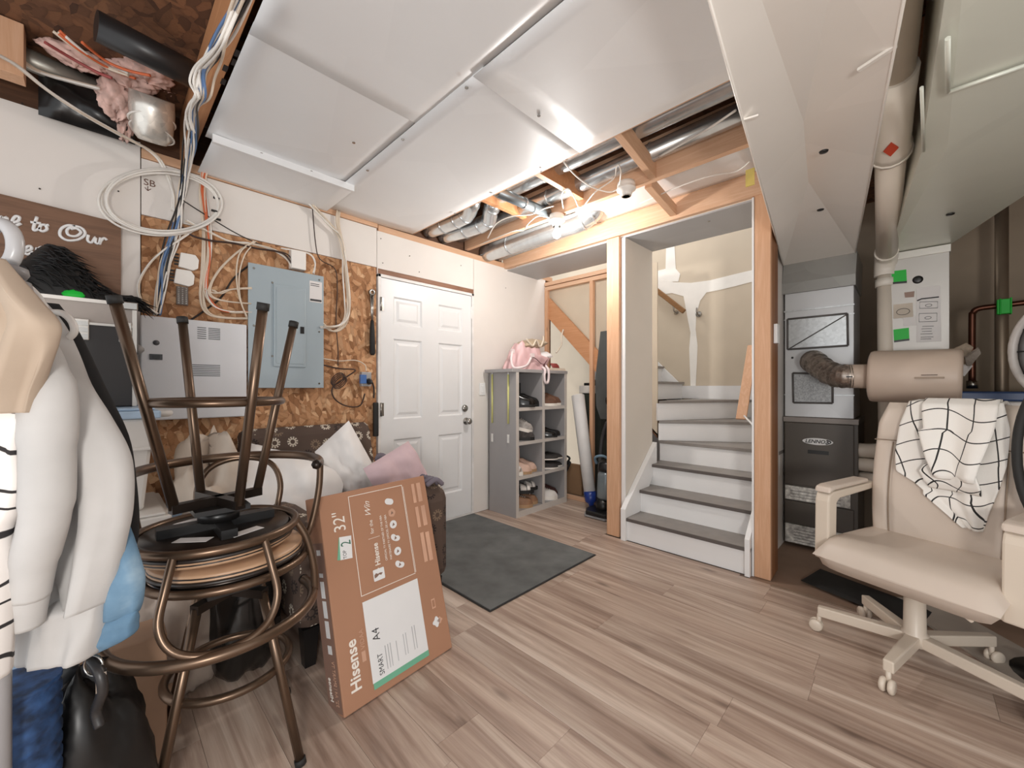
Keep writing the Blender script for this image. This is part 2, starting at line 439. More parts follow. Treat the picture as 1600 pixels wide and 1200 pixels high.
# ---- ceiling: subfloor, joists, blocking, metal sheets
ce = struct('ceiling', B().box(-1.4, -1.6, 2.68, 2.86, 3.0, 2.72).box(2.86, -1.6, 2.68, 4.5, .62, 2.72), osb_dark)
JZ = 2.425
for x, m in ((.335, wo), (1.07, wy), (1.79, wy), (2.36, wy)):
    mk('joist', B().box(x-.02, -1.5, JZ, x+.02, 2.9, 2.675), m, ce, .002)
mk('header_joist', B().box(2.83, .62, 2.352, 2.868, 2.9, 2.66), wy, ce, .002)
jp = mat('black_stamp_ink', '#2b2320', .8)
st = B()
for px, py in ((371, 84), (366, 98), (352, 107), (349, 128)):
    q = on_z(px, py, JZ-.001); st.box(q.x-.008, q.y-.02, q.z, q.x+.008, q.y+.02, q.z+.0008)
mk('ink_stamp', st, jp, ce)
def metal(x0, y0, x1, y1, z, dz=.0, sag=.006, seed=0):
    rr = random.Random(seed); p1, p2 = rr.uniform(0, 6), rr.uniform(0, 6)
    b = B()
    fn = lambda u, v: (x0+(x1-x0)*u, y1+(y0-y1)*v, z+dz*v-sag*sin(PI*u)*(.6+.4*sin(5*v+p1)))
    b.grid(fn, 10, 14); n = len(b.v)
    o = mk('metal_sheet', b, sheet, ce)
    md = o.modifiers.new('t', 'SOLIDIFY'); md.thickness = .003
    return o
metal(.37, 1.60, 1.055, 2.50, 2.418, seed=1)
metal(.37, .45, 1.055, 1.66, 2.4155, seed=2)
metal(.35, -.9, 1.055, .5, 2.416, seed=9)
metal(.39, 2.44, 1.10, 2.875, 2.385, seed=3, sag=.003)
metal(1.045, 1.18, 1.78, 2.875, 2.413, seed=4)
metal(1.045, -.9, 1.78, 1.24, 2.410, seed=5)
metal(2.39, .62, 2.83, 1.80, 2.50, seed=6)
metal(2.39, 1.80, 2.83, 2.88, 2.60, seed=7)
mk('sheet_flange', B().box(.39, 2.435, 2.375, 1.10, 2.455, 2.414).box(1.05, 2.45, 2.385, 1.065, 2.86, 2.416), sheet, ce)
mk('soffit_sheet', B().box(2.872, .69, 2.338, 3.34, 2.88, 2.350), galv('soffit_metal', '#b3b3b5', .5, .3, 2, .04), ce)
sk = B()
for x, y in ((1.83, .8), (1.77, 1.5), (1.775, 1.9), (1.77, 2.3), (1.06, 1.3), (1.06, 1.8), (1.07, 2.2), (.9, 2.0), (1.4, 1.2), (.6, 2.44), (.85, 2.44), (3.0, 1.0)):
    sk.lathe([(.008, 0), (.008, .003)], (x, y, 2.403 if x < 2.5 else 2.334), (0, 0, 1), 8)
mk('screw', sk, chrome, ce, kind='stuff')
mk('blocking', B().beam((1.81, 1.05, 2.50), (2.34, 1.10, 2.475), .04, .10), wx, ce, .002)
mk('blocking', B().beam((2.38, 1.15, 2.44), (2.83, 1.18, 2.41), .045, .07), wx, ce, .002)
mk('blocking', B().beam((1.81, 1.62, 2.55), (2.34, 1.62, 2.55), .04, .16), wo, ce, .002)
mk('blocking', B().beam((1.81, 2.15, 2.57), (2.34, 2.15, 2.57), .04, .16), wo, ce, .002)
mk('rim_joist', B().box(-1.4, 2.915, 2.425, 2.83, 2.95, 2.675), wood('brown_rim_joist', '#6d4a32', '#523624', 0), ce)
mk('stub_board', B().box(-.60, 2.62, 2.455, -.218, 2.70, 2.675), wz, ce, .002)

# ---- posts and under-stair framing
def post(b, label, loc):
    return b
pl = thing('wooden_post', 'pale lumber post left of the stair opening, beside the vacuum', 'post', (2.85, 1.665, 0))
mk('stud', B().box(2.83, 1.607, 0, 2.868, 1.715, 2.345), wz, pl, .003)
mk('stud', B().box(2.869, 1.607, 0, 2.905, 1.70, 2.335), wz, pl, .003)
pr = thing('wooden_post', 'thick lumber post right of the stairs, with a white switch on its side', 'post', (2.85, .635, 0))
mk('stud', B().box(2.835, .592, 0, 2.873, .680, 2.37), wz, pl if 0 else pr, .003)
mk('stud', B().box(2.874, .594, 0, 2.955, .664, 2.36), wood('darker_stud', '#b37d55', '#9d6a45', 2), pr, .003)
mk('stud', B().box(2.957, .596, 0, 3.045, .664, 2.36), wood('darker_stud2', '#a06f4b', '#8a5c3c', 2), pr, .003)
mk('corner_bead', B().box(2.832, .681, 0, 2.87, .692, 2.345), white_paint, pr)
sw = B().box(2.905, .572, 1.44, 2.965, .592, 1.56)
single('light_switch', sw, white_paint, 'small white switch box on the side of the right lumber post', 'switch', (2.93, .582, 1.5), bev=.003)
uf = struct('trim_under_stairs', B().box(3.45, 1.72, 2.235, 3.49, 2.875, 2.275).box(3.45, 1.72, 2.285, 3.49, 2.875, 2.325), wy, .002)
mk('stud', B().box(3.45, 2.25, 0, 3.49, 2.29, 2.235), wz, uf, .002)
mk('stud', B().box(3.45, 2.835, 0, 3.49, 2.875, 2.235), wz, uf, .002)
mk('sole_plate', B().box(3.45, 2.30, 0, 3.49, 2.83, .04), wy, uf, .002)
mk('stringer', B().prism([(3.475, 2.84, 2.16), (3.475, 2.84, 1.93), (3.475, 1.72, .81), (3.475, 1.72, 1.04)], (.04, 0, 0)), wood('stringer_lumber', '#cd9a74', '#bd875e', 1), uf, .002)
mk('drywall_panel', B().prism([(3.53, 2.87, 2.30), (3.53, 2.87, 1.98), (3.53, 1.62, .73), (3.53, 1.62, 2.30)], (.015, 0, 0)), drywall_tan, uf)
mk('stair_underside', B().prism([(3.53, 2.87, 2.0), (3.53, 2.87, 1.96), (3.53, 1.62, .71), (3.53, 1.62, .75)], (.85, 0, 0)), osb_dark, uf)

# ================================================================== STAIRS
stc = thing('staircase', 'grey-treaded staircase with white risers turning left behind the wall', 'staircase', (2.83, 1.14, 0))
tread_m = mat('grey_stair_paint', '#8b8580', .45, 0, .04, 12)
nose_m = mat('dark_stair_nosing', '#5c5552', .5)
RZ, YL, YR = .175, 1.57, .694
xs = [2.805, 3.02, 3.24]
for i, x in enumerate(xs):
    z = RZ*(i+1); x2 = (xs+[3.455])[i+1]
    mk('riser', B().box(x+.022, YR, z-RZ+(.0 if i == 0 else .0), x+.04, YL, z-.022), white_paint, stc)
    t = mk('tread', B().box(x+.006, YR, z-.022, x2+.03, YL, z), tread_m, stc, .003)
    mk('nosing', B().box(x, YR, z-.024, x+.006, YL, z-.001), nose_m, t)
pv = (3.455, YL); 
def ray_pt(a):   # where a winder line from the pivot leaves the square well
    d = (sin(a), -cos(a)); t = min((4.41-pv[0])/max(d[0], 1e-6), (pv[1]-.67)/max(-d[1], 1e-6))
    return (pv[0]+d[0]*t, pv[1]+d[1]*t)
ang = [0, rad(33), rad(62), rad(90)]
for i in range(3):
    z = RZ*(4+i); p, q = ray_pt(ang[i]), ray_pt(ang[i+1])
    poly = [pv, p] + ([(4.41, .67)] if p[0] < 4.4 and q[0] > 4.4 else []) + [q]
    mk('tread', B().prism([(a, b, z-.024) for a, b in poly], (0, 0, .024)), tread_m, stc)
    d = V((p[0]-pv[0], p[1]-pv[1], 0)); nn = V((-d.y, d.x, 0)).normalized()*.018
    if nn.x < 0 and i < 2: nn = -nn
    mk('riser', B().prism([(pv[0]+nn.x, pv[1]+nn.y, z-RZ), (p[0]+nn.x, p[1]+nn.y, z-RZ), (p[0]+2*nn.x, p[1]+2*nn.y, z-RZ), (pv[0]+2*nn.x, pv[1]+2*nn.y, z-RZ)], (0, 0, RZ-.024)), white_paint, stc)
for i in range(5):
    y = 1.72+.22*i; z = RZ*(7+i)
    mk('riser', B().box(3.56, y+.02, z-RZ, 4.41, y+.035, z-.024), white_paint, stc)
    mk('tread', B().box(3.55, y, z-.024, 4.41, y+.25, z), tread_m, stc)
mk('skirt_board', B().prism([(2.795, 1.573, 0), (2.86, 1.573, 0), (3.335, 1.573, .50), (3.335, 1.573, .70), (2.83, 1.573, .275), (2.795, 1.573, .24)], (0, -.04, 0)), white_paint, stc, .002)
mk('skirt_board', B().prism([(2.795, .694, 0), (2.86, .694, 0), (3.45, .694, .50), (3.45, .694, .78), (2.83, .694, .265), (2.795, .694, .23)], (0, .03, 0)), white_paint, stc, .002)
mk('skirt_board', B().prism([on_x(1066, 640, 4.41), on_x(1066, 602, 4.41), on_x(1018, 555, 4.41), on_x(990, 528, 4.41), on_x(990, 640, 4.41)][::-1], (-.02, 0, 0)), white_paint, stc)
mk('skirt_board', B().box(4.395, .66, 1.05, 4.412, 1.74, 1.185), white_paint, stc)
hr = thing('handrail', 'short brown wooden handrail on the tan stairwell wall', 'handrail', tuple(on_x(1046, 467, 4.34)))
mk('rail', B().beam(on_x(1010, 441, 4.34), on_x(1069, 487, 4.34), .04, .05), wood('brown_rail', '#9a6f3f', '#7f5830', 1), hr, .006)
q = on_x(1052, 474, 4.34)
mk('bracket', B().tube(cr([q+V((0, 0, -.02)), q+V((.02, 0, -.08)), q+V((.07, 0, -.09))]), .007).lathe([(.025, 0), (.025, .006)], q+V((.078, 0, -.09)), (-1, 0, 0), 12), chrome, hr)
q = on_x(1092, 491, 4.415)
single('rail_bracket', B().lathe([(.03, 0), (.03, .008), (.012, .012), (.010, .04)], q, (-1, 0, 0), 14).tube(cr([q+V((-.04, 0, 0)), q+V((-.06, 0, .02)), q+V((-.06, 0, .06))]), .008), chrome, 'bare metal handrail bracket left on the plastered stairwell wall', 'bracket', q)
q0, q1 = V((3.78, .86, .885)), V((4.0, .78, 1.43))
single('loose_board', B().beam(on_x(1158, 655, 3.62), on_x(1176, 540, 3.95), .075, .022, (1, 0, 0)), wz, 'loose pale board leaning on the upper steps by the right post', 'board', tuple(on_x(1158, 655, 3.62)), bev=.002)
single('white_rod', B().tube([on_x(1163, 650, 3.50), on_x(1178, 666, 3.30)], .007, 6), white_paint, 'thin white rod lying on the winder step beside the loose board', 'rod', tuple(on_x(1163, 650, 3.50)))

# ================================================================== DOOR
dr = thing('door_1', 'white six-panel door with nickel knob and deadbolt', 'door', (1.95, 2.885, 0)); dr['kind'] = 'structure'
del dr['category']
jm = mat('door_jamb_paint', '#e2dfdc', .5)
mk('door_frame', B().box(1.482, 2.872, 0, 1.505, 2.99, 2.035).box(2.405, 2.872, 0, 2.43, 2.99, 2.035).box(1.482, 2.872, 2.012, 2.43, 2.99, 2.035).box(1.5, 2.872, 0, 2.41, 2.99, .015), jm, dr, .002)
DX0, DX1, DY = 1.508, 2.402, 2.878
pan = []
for cx in (DX0+.235, DX1-.235):
    for z0, z1 in ((1.66, 1.88), (.92, 1.55), (.24, .76)): pan.append((cx-.13, cx+.13, z0, z1))
leaf = B()
xs_ = sorted({DX0, DX1, *[p[0] for p in pan], *[p[1] for p in pan]}); zs_ = sorted({.018, 2.008, *[p[2] for p in pan], *[p[3] for p in pan]})
for i in range(len(xs_)-1):
    for j in range(len(zs_)-1):
        cx, cz = (xs_[i]+xs_[i+1])/2, (zs_[j]+zs_[j+1])/2
        if not any(p[0] < cx < p[1] and p[2] < cz < p[3] for p in pan):
            leaf.add([(xs_[i], DY, zs_[j]), (xs_[i+1], DY, zs_[j]), (xs_[i+1], DY, zs_[j+1]), (xs_[i], DY, zs_[j+1])], [(0, 1, 2, 3)])
leaf.box(DX0, DY+.014, .018, DX1, DY+.04, 2.008)
door_m = mat('white_door_paint', '#e6e6e6', .38, 0, .01, 3)
mk('door_leaf', leaf, door_m, dr)
for a, b, c, d in pan:
    pb = B(); rings = []
    for ins, y in ((0, 0), (.012, .011), (.03, .011), (.05, .003)):
        rings.append([(a+ins, DY+y, c+ins), (b-ins, DY+y, c+ins), (b-ins, DY+y, d-ins), (a+ins, DY+y, d-ins)])
    vs = [p for r in rings for p in r]
    fs = [(i*4+k, i*4+(k+1) % 4, (i+1)*4+(k+1) % 4, (i+1)*4+k) for i in range(3) for k in range(4)]+[(12, 13, 14, 15)]
    pb.add(vs, fs); mk('door_panel', pb, door_m, dr)
q = on_y(728, 658, DY)
kb = mk('door_knob', B().lathe([(.0, .066), (.02, .064), (.028, .052), (.028, .04), (.014, .026), (.012, .012), (.032, .008), (.033, 0)], q, (0, -1, 0), 20), chrome, dr)
q = on_y(726, 638, DY)
mk('deadbolt', B().lathe([(0, .02), (.018, .019), (.03, .012), (.033, 0)], q, (0, -1, 0), 20).box(q.x-.004, q.y-.034, q.z-.014, q.x+.004, q.y-.012, q.z+.014), chrome, dr)
for px, py, s in ((597, 475, 1), (596, 640, 1)):
    q = on_y(px-3, py, DY)
    mk('hinge', B().box(DX0-.01, DY-.004, q.z-.05, DX0+.022, DY+.004, q.z+.05).tube([(DX0-.004, DY-.008, q.z-.052), (DX0-.004, DY-.008, q.z+.052)], .008, 8), chrome, dr)
mk('strike_plate', B().box(DX1-.005, DY-.005, 1.80, DX1+.014, DY+.004, 1.91), white_paint, dr)
mk('strike_plate', B().box(DX1+.004, DY-.003, .97, DX1+.013, DY+.004, 1.11), chrome, dr)
q = on_y(753, 608, WY)
sw2 = thing('light_switch', 'white light switch on the drywall between door and shoe shelf', 'switch', q)
mk('plate', B().box(q.x-.036, WY-.008, q.z-.058, q.x+.036, WY, q.z+.058), white_paint, sw2, .003)
mk('rocker', B().box(q.x-.016, WY-.013, q.z-.033, q.x+.016, WY-.008, q.z+.033), white_paint, sw2, .002)

# ================================================================== DUCTS AND PIPES
def round_duct(label, pts, r, rings=(), group='round ducts in the joist bays', name='round_duct', n=18, smooth=6, m=None):
    P = cr(pts, smooth) if len(pts) > 2 else [V(p) for p in pts]
    t = thing(name, label, 'duct', tuple(P[0]))
    mk('duct_tube', B().tube(P, r, n), m or pipe_m, t)
    rb = B()
    for f in rings:
        i = min(int(f*(len(P)-1)), len(P)-2); a, b_ = P[i], P[i+1]; d = (b_-a).normalized()
        c = a+(b_-a)*((f*(len(P)-1))-i)
        rb.tube([c-d*.006, c+d*.006], r+.005, n)
    if rings: mk('crimp_ring', rb, pipe_m, t)
    return t
G = 'round ducts in the joist bays'
round_duct('longest bright round duct hugging the ceiling sheet edge', [(1.905, .3, 2.57), (1.905, 2.10, 2.57), (1.93, 2.30, 2.53), (1.99, 2.48, 2.50), (1.95, 2.9, 2.49)], .062, (.15, .45, .72, .8, .88))
round_duct('middle round duct with a segmented elbow toward the door wall', [(2.06, .3, 2.585), (2.06, 2.0, 2.585), (2.08, 2.25, 2.53), (2.16, 2.42, 2.48), (2.10, 2.9, 2.48)], .058, (.2, .5, .7, .78, .86))
round_duct('round duct running along the inner side of the second joist', [(2.285, .3, 2.57), (2.285, 2.90, 2.53)], .052, (.3, .6))
round_duct('dark grey short duct crossing the joist bay at a slant', [(1.83, 1.93, 2.455), (2.33, 1.91, 2.46)], .035, (.5,), m=galv('dark_duct', '#8f999f', .35, .7, 20, .05))
round_duct('wide silver duct with a bent elbow behind the lit bulb', [(2.60, 2.9, 2.45), (2.60, 2.2, 2.45), (2.60, 1.98, 2.45), (2.62, 1.82, 2.46), (2.66, 1.72, 2.53), (2.68, 1.70, 2.64)], .078, (.1, .62, .72, .82, .92))
round_duct('thin pipe above the header beside the wide silver duct', [(2.76, 2.9, 2.44), (2.76, 1.9, 2.47)], .028, (), m=galv_m)

# ---- supply trunk over the furnace
tr = thing('supply_trunk', 'big cream sheet-metal trunk duct with cross-broken underside above the furnace', 'duct', (2.4, .35, 2.1))
a0, a1, b1, b0 = V((3.58, .665, 2.08)), V((3.58, .255, 2.08)), V((.2, -.12, 2.10)), V((.2, .235, 2.10))
ap, ap2 = V((2.40, .345, 2.165)), V((1.85, .28, 2.165))
tb = B(); tb.add([a0, a1, b1, b0, ap, ap2], [(0, 4, 1), (1, 4, 5, 2), (2, 5, 3), (3, 5, 4, 0)])
up = V((0, 0, .34)); tb.add([a0, a1, b1, b0, a0+up, a1+up, b1+up, b0+up], [(0, 1, 5, 4), (1, 2, 6, 5), (2, 3, 7, 6), (3, 0, 4, 7), (4, 5, 6, 7)])
mk('trunk_body', tb, duct_m, tr)
sm_ = B().tube([a0+V((0, 0, -.001)), b0+V((0, 0, -.001))], .004, 6).tube([a1, b1], .004, 6)
mk('edge_fold', sm_, duct_m, tr)
q = on_z(1163, 187, 2.092); mk('drive_cleat', B().beam(q+V((0, .005, 0)), q+V((.01, -.04, 0)), .010, .006), duct_m, tr)
q = on_z(1408, 75, 2.095); mk('drive_cleat', B().beam(q+V((-.02, .01, 0)), q+V((.02, .09, 0)), .012, .008), duct_m, tr)
for px, py in ((1287, 233), (1282, 325), (1273, 390)):
    q = on_z(px, py, 2.112); mk('hole_plug', B().lathe([(.0, 0), (.014, .001), (.016, .006)], q+V((0, 0, -.014)), (0, 0, 1), 12), blackpl, tr)

# ---- plenum and furnace
FX = 3.57
pn = thing('furnace_plenum', 'galvanised plenum above the furnace with two dull access patches', 'duct', (3.8, .46, 1.0))
mk('plenum_body', B().box(FX, .262, .955, 4.05, .655, 1.86), galv('plenum_metal', '#c9cacb', .42, .45, 3, .04), pn, .003)
mk('plenum_collar', B().prism([(FX-.01, .252, 1.86), (FX-.01, .252, 1.935), (FX+.01, .245, 2.09), (4.05, .245, 2.09), (4.05, .252, 1.86)], (0, .42, 0)), galv('collar_metal', '#9b9a96', .45, .5, 6, .1), pn)
pf = on_x
def xpatch(name, pts, m, dx=.004, fr=None, tk=.006):
    P = [on_x(px, py, FX-dx) for px, py in pts]; ctr = sum(P, V())/4
    o = mk(name, B().prism(P[::-1], (-tk, 0, 0)), m, pn)
    if fr:
        f = B()
        for i in range(4):
            a, b = P[i], P[(i+1) % 4]
            f.tube([a+V((-tk, 0, 0)), b+V((-tk, 0, 0))], .007, 6)
        mk('patch_rim', f, fr, o)
    return o
rim = mat('dark_sealant', '#5d5a58', .6)
p1 = xpatch('access_patch', [(1231, 499), (1324, 490), (1325, 540), (1231, 546)], galv_m, fr=rim)
mk('diagonal_crease', B().tube([on_x(1233, 545, FX-.011), on_x(1322, 492, FX-.011)], .004, 6), rim, p1)
xpatch('access_patch', [(1239, 583), (1301, 584), (1301, 630), (1240, 629)], galv('spangled_plate', '#a9abac', .5, .5, 120, .3), fr=rim)
mk('seam_strip', B().box(FX-.006, .258, 1.112, FX, .66, 1.118).box(FX-.008, .258, 1.725, FX, .66, 1.735).box(FX-.006, .258, 1.665, FX, .66, 1.671), galv_m, pn)
mk('hole_plug', B().lathe([(.008, 0), (.006, .004)], on_x(1238, 559, FX-.001), (-1, 0, 0), 10), blackpl, pn)

fu = thing('furnace', 'dark grey-brown furnace cabinet with an oval white maker plate', 'furnace', (3.8, .46, 0))
fm = mat('furnace_enamel', '#575049', .4, 0, .02, 4)
mk('cabinet_body', B().box(FX+.012, .24, .02, 4.1, .662, .945), fm, fu, .004)
mk('top_flange', B().box(FX-.004, .236, .915, 4.1, .666, .953), galv('flange_grey', '#8d857f', .45, .3, 5, .05), fu, .003)
mk('front_panel', B().box(FX-.008, .262, .46, FX+.012, .655, .912), fm, fu, .004)
mk('front_panel', B().box(FX-.006, .262, .17, FX+.012, .655, .335), fm, fu, .004)
mk('hand_slot', B().box(FX-.0095, .395, .695, FX-.005, .515, .722), blackpl, fu)
lab = mat('label_silver', '#d8d3cd', .5, 0, .25, 30)
mk('side_label', B().box(FX-.003, .28, .345, FX+.012, .652, .445), lab, fu)
mk('side_label', B().box(FX-.003, .28, .03, FX+.012, .652, .165), lab, fu)
lb = B()
for k_ in range(5): lb.box(FX-.0045, .30, .045+.021*k_, FX-.003, .60, .048+.021*k_)
for k_ in range(3): lb.box(FX-.0045, .33, .365+.022*k_, FX-.003, .62, .368+.022*k_)
mk('label_print', lb, fm, fu, kind='stuff')
el = B(); c0 = V((FX-.011, .458, .785)); el.prism([c0+V((0, .088*cos(t*PI/12), .024*sin(t*PI/12))) for t in range(24)][::-1], (-.004, 0, 0))
mp_ = mk('maker_plate', el, white_paint, fu)
text('plate_lettering', 'LENNOX', .034, (FX-.0165, .53, .774), (0, -1, 0), (0, 0, 1), ktxt, mp_, shear=.25, bold=.0008)
mk('plate_mark', B().tube(cr([(FX-.0165, .405, .80), (FX-.0165, .385, .79), (FX-.0165, .388, .78), (FX-.0165, .41, .77)]), .0035, 5), ktxt, mp_)

# ---- white vent pipe
pvc = mat('white_vent_pipe', '#d8cdbf', .4, 0, .02, 3); pvc2 = mat('vent_fitting_white', '#e4ddd2', .35, 0, .01, 3)
vp = thing('vent_pipe', 'cream plastic vent pipe rising beside the furnace and along the trunk duct', 'pipe', (3.62, .10, 1.5))
A0, A1, A2, A3 = V((3.52, .098, 2.02)), V((2.27, .05, 2.16)), V((1.95, .035, 2.20)), V((.6, -.02, 2.27))
mk('pipe_run', B().tube([A0, A1], .052, 16), pvc, vp)
dd = (A3-A2).normalized()
mk('pipe_run', B().tube([A2, A3], .050, 16), pvc, vp)
mk('coupling', B().tube([A1+dd*-.05, A1+dd*.0, A1+dd*.03, A1+dd*.3, A2+dd*.12], [.066, .066, .060, .058, .060], 16).tube([A1-dd*.06, A1-dd*.045], .070, 16), pvc2, vp)
q = A1*.72+A2*.28; wv_ = (V((0, 0, CAM_H))-q); wv_ = (wv_-dd*wv_.dot(dd)).normalized(); q = q+wv_*.0655; red = mat('orange_sticker', '#d0492a', .6)
ex_ = dd; ey_ = dd.cross(wv_).normalized()
mk('sticker', B().prism([q+ex_*.055, q+ey_*.022, q-ex_*.055, q-ey_*.022], wv_*.004), red, vp)
mk('pipe_elbow', B().tube(cr([A0+V((-.05, 0, .005)), A0+V((.04, .002, -.005)), (3.61, .105, 1.96), (3.615, .106, 1.90)], 5), .058, 16), pvc2, vp)
mk('pipe_run', B().tube([(3.615, .106, 1.92), (3.60, .098, .86)], .044, 16), pvc, vp)
mk('collar', B().tube([(3.614, .105, 1.83), (3.614, .105, 1.88)], .053, 16), pvc2, vp)
mk('collar', B().tube([(3.60, .098, .84), (3.60, .098, .80)], .052, 16), pvc2, vp)
mk('pipe_elbow', B().tube(cr([(3.60, .098, .86), (3.60, .098, .80), (3.61, .13, .755), (3.64, .20, .74), (3.64, .26, .74)], 5), .048, 16), pvc, vp)
mk('pipe_elbow', B().tube(cr([(3.64, .255, .645), (3.64, .16, .645), (3.64, .08, .66), (3.64, .04, .70)], 5), .045, 16), pvc, vp)
mk('pipe_run', B().tube([(3.66, .255, .55), (3.66, .02, .55)], .042, 14), pvc, vp)
single('gas_line', B().tube([(3.75, .02, 2.66), (3.75, .02, .0)], .013, 8).lathe([(.02, 0), (.02, .03)], (3.75, .02, 1.88), (0, 0, 1), 10), mat('black_iron', '#302a26', .5, .6), 'thin black iron line running down behind the cream vent pipe', 'pipe', (3.75, .02, 1.2))

# ---- return duct and drop
rt_ = thing('return_duct', 'wide greenish-grey return duct spreading overhead at the far right', 'duct', (2.4, -.3, 2.04))
rb_ = B()
pts = [(3.62, .092, 2.035), (3.62, -.18, 2.035), (2.885, -.385, 2.035), (2.0, -.75, 2.05), (.8, -1.25, 2.06), (.8, -.075, 2.05), (2.123, -.035, 2.035)]
cre = (2.123, -.10, 2.022)
rb_.add([*pts, cre], [(0, 7, 1), (1, 7, 2), (2, 7, 3), (3, 7, 4), (4, 7, 5), (5, 7, 6), (6, 7, 0)])
n0 = len(pts); tops = [(p[0], p[1], 2.42) for p in pts]
rb_.add(pts+tops, [(i, (i+1) % n0, n0+(i+1) % n0, n0+i) for i in range(n0)]+[tuple(range(n0, 2*n0))])
ret_m = galv('return_metal', '#d6d8cc', .4, .22, 2, .04)
mk('duct_body', rb_, ret_m, rt_)
s1, s2, s3 = on_z(1481, 60, 2.02), on_z(1481, 144, 2.02), on_z(1605, 101, 2.02)
mk('drive_cleat', B().tube([s1, s2], .006, 6), ret_m, rt_); mk('drive_cleat', B().tube([s2, s3], .006, 6), ret_m, rt_)
mk('drive_cleat', B().tube([on_z(1440, 137, 2.03), on_z(1443, 236, 2.03)], .005, 6), ret_m, rt_)
q = on_z(1485, 333, 2.03); mk('hole_plug', B().lathe([(.0, 0), (.014, .001), (.016, .006)], q+V((0, 0, -.01)), (0, 0, 1), 12), blackpl, rt_)
rd = thing('return_drop', 'upright galvanised duct with green stickers and a taped service sheet', 'duct', (3.6, -.045, 1.0))
RX = 3.58
mk('drop_body', B().box(RX, -.178, .55, 3.95, .088, 2.0), galv('drop_metal', '#bdb9b4', .42, .4, 2.5, .04), rd, .002)
mk('top_flange', B().box(RX-.012, -.184, 1.985, 3.95, .094, 2.03), galv('flange_light', '#d9d6cf', .4, .3, 3, .03), rd, .002)
green = mat('green_sticker', '#19b83a', .5, 0, .02); paper = mat('white_paper', '#dedad8', .8, 0, .015)
def rp(name, pts, m, off=.002): return mk(name, B().prism([on_x(px, py, RX-off) for px, py in pts][::-1], (-.0015, 0, 0)), m, rd)
for pts in ([(1393, 424), (1416, 421), (1417, 442), (1394, 444)], [(1396, 515), (1420, 512), (1421, 532), (1397, 535)]):
    g = rp('green_sticker', pts, green); rp('sticker_foot', [(pts[3][0], pts[3][1]-3), (pts[2][0], pts[2][1]-3), pts[2], pts[3]], blackpl, .0038)
rp('service_sheet', [(1432, 450), (1469, 446), (1471, 533), (1432, 535)], paper)
rp('tag_card', [(1396, 476), (1426, 473), (1427, 495), (1396, 498)], mat('beige_card', '#c9bdae', .7))
rp('tag_card', [(1413, 457), (1429, 455), (1428, 464), (1414, 465)], mat('brown_card', '#9d8478', .7))
rp('receipt', [(1411, 495), (1430, 493), (1431, 508), (1412, 510)], paper, .001)
ln = B()
for pts in ([(1433, 470), (1440, 467), (1467, 464)],): ln.tube([on_x(*p, RX-.005) for p in pts], .004, 5)
for a, b in (((1437, 472), (1465, 482)), ((1436, 490), (1464, 503))):
    c = [(a[0], a[1]), (b[0], a[1]-1), (b[0], b[1]-1), (a[0], b[1])]
    ln.tube([on_x(*p, RX-.005) for p in c], .0014, 4, closed=True)
    m_ = on_x((a[0]+b[0])/2, (a[1]+b[1])/2, RX-.005); ln.tube([m_+V((0, .014*cos(t), .008*sin(t))) for t in [i*PI/6 for i in range(12)]], .0012, 4, closed=True)
for y in (510, 514, 518, 522, 527, 530): ln.tube([on_x(1438+R.random()*4, y, RX-.005), on_x(1455+R.random()*10, y-.7, RX-.005)], .0012, 4)
m_ = on_x(1411, 487, RX-.005); ln.tube([m_+V((0, .03*cos(t), .02*sin(t))) for t in [i*PI/8 for i in range(16)]], .0014, 4, closed=True)
mk('pen_lines', ln, ktxt, rd)
mk('hole_plug', B().lathe([(.0, .006), (.012, .005), (.024, .003), (.025, 0)], on_x(1434, 437, RX), (-1, 0, 0), 14), blackpl, rd)

# ---- humidifier drum + foil hose
hm = mat('beige_drum_plastic', '#c9b6a6', .45, 0, .02, 3)
hd = thing('humidifier_drum', 'beige cylindrical humidifier drum fixed beneath the stickered duct', 'humidifier', (3.3, 0, 1.23))
c0, c1 = V((3.22, .165, 1.235)), V((3.20, -.205, 1.225)); ax_ = (c1-c0).normalized()
mk('drum', B().lathe([(.13, 0), (.145, .006), (.150, .02), (.150, .35), (.147, .365), (.135, .372)], c0, ax_, 36), hm, hd)
mk('back_box', B().box(3.25, -.19, 1.10, 3.58, .16, 1.36), hm, hd)
mk('neck', B().lathe([(.072, 0), (.072, .12)], c0-ax_*.115, ax_, 24), hm, hd)
mk('neck_slot', B().box(3.133, .235, 1.229, 3.152, .265, 1.236), blackpl, hd)
q = on_x(1452, 590, 3.05); mk('drum_lettering', B().box(3.052, q.y-.03, q.z+.012, 3.066, q.y+.03, q.z+.016), mat('faded_print', '#6b5a50', .7), hd)
mk('drum_lettering', B().box(3.052, q.y-.055, q.z-.006, 3.066, q.y+.055, q.z+.004), mat('faded_print2', '#a3907f', .7), hd)
foil = galv('crinkled_foil', '#a59a91', .28, .8, 90, .35)
hp = cr([(3.57, .46, 1.34), (3.50, .475, 1.345), (3.40, .46, 1.345), (3.32, .41, 1.30), (3.26, .34, 1.25), (3.22, .28, 1.237), (3.221, .24, 1.237)], 10)
hose = thing('foil_hose', 'crinkled silver flexible hose between plenum and humidifier drum', 'hose', tuple(hp[0]))
mk('hose_tube', B().tube(hp, [.068+.005*(i % 2)+.003*sin(i*2.1) for i in range(len(hp))], 22), foil, hose)

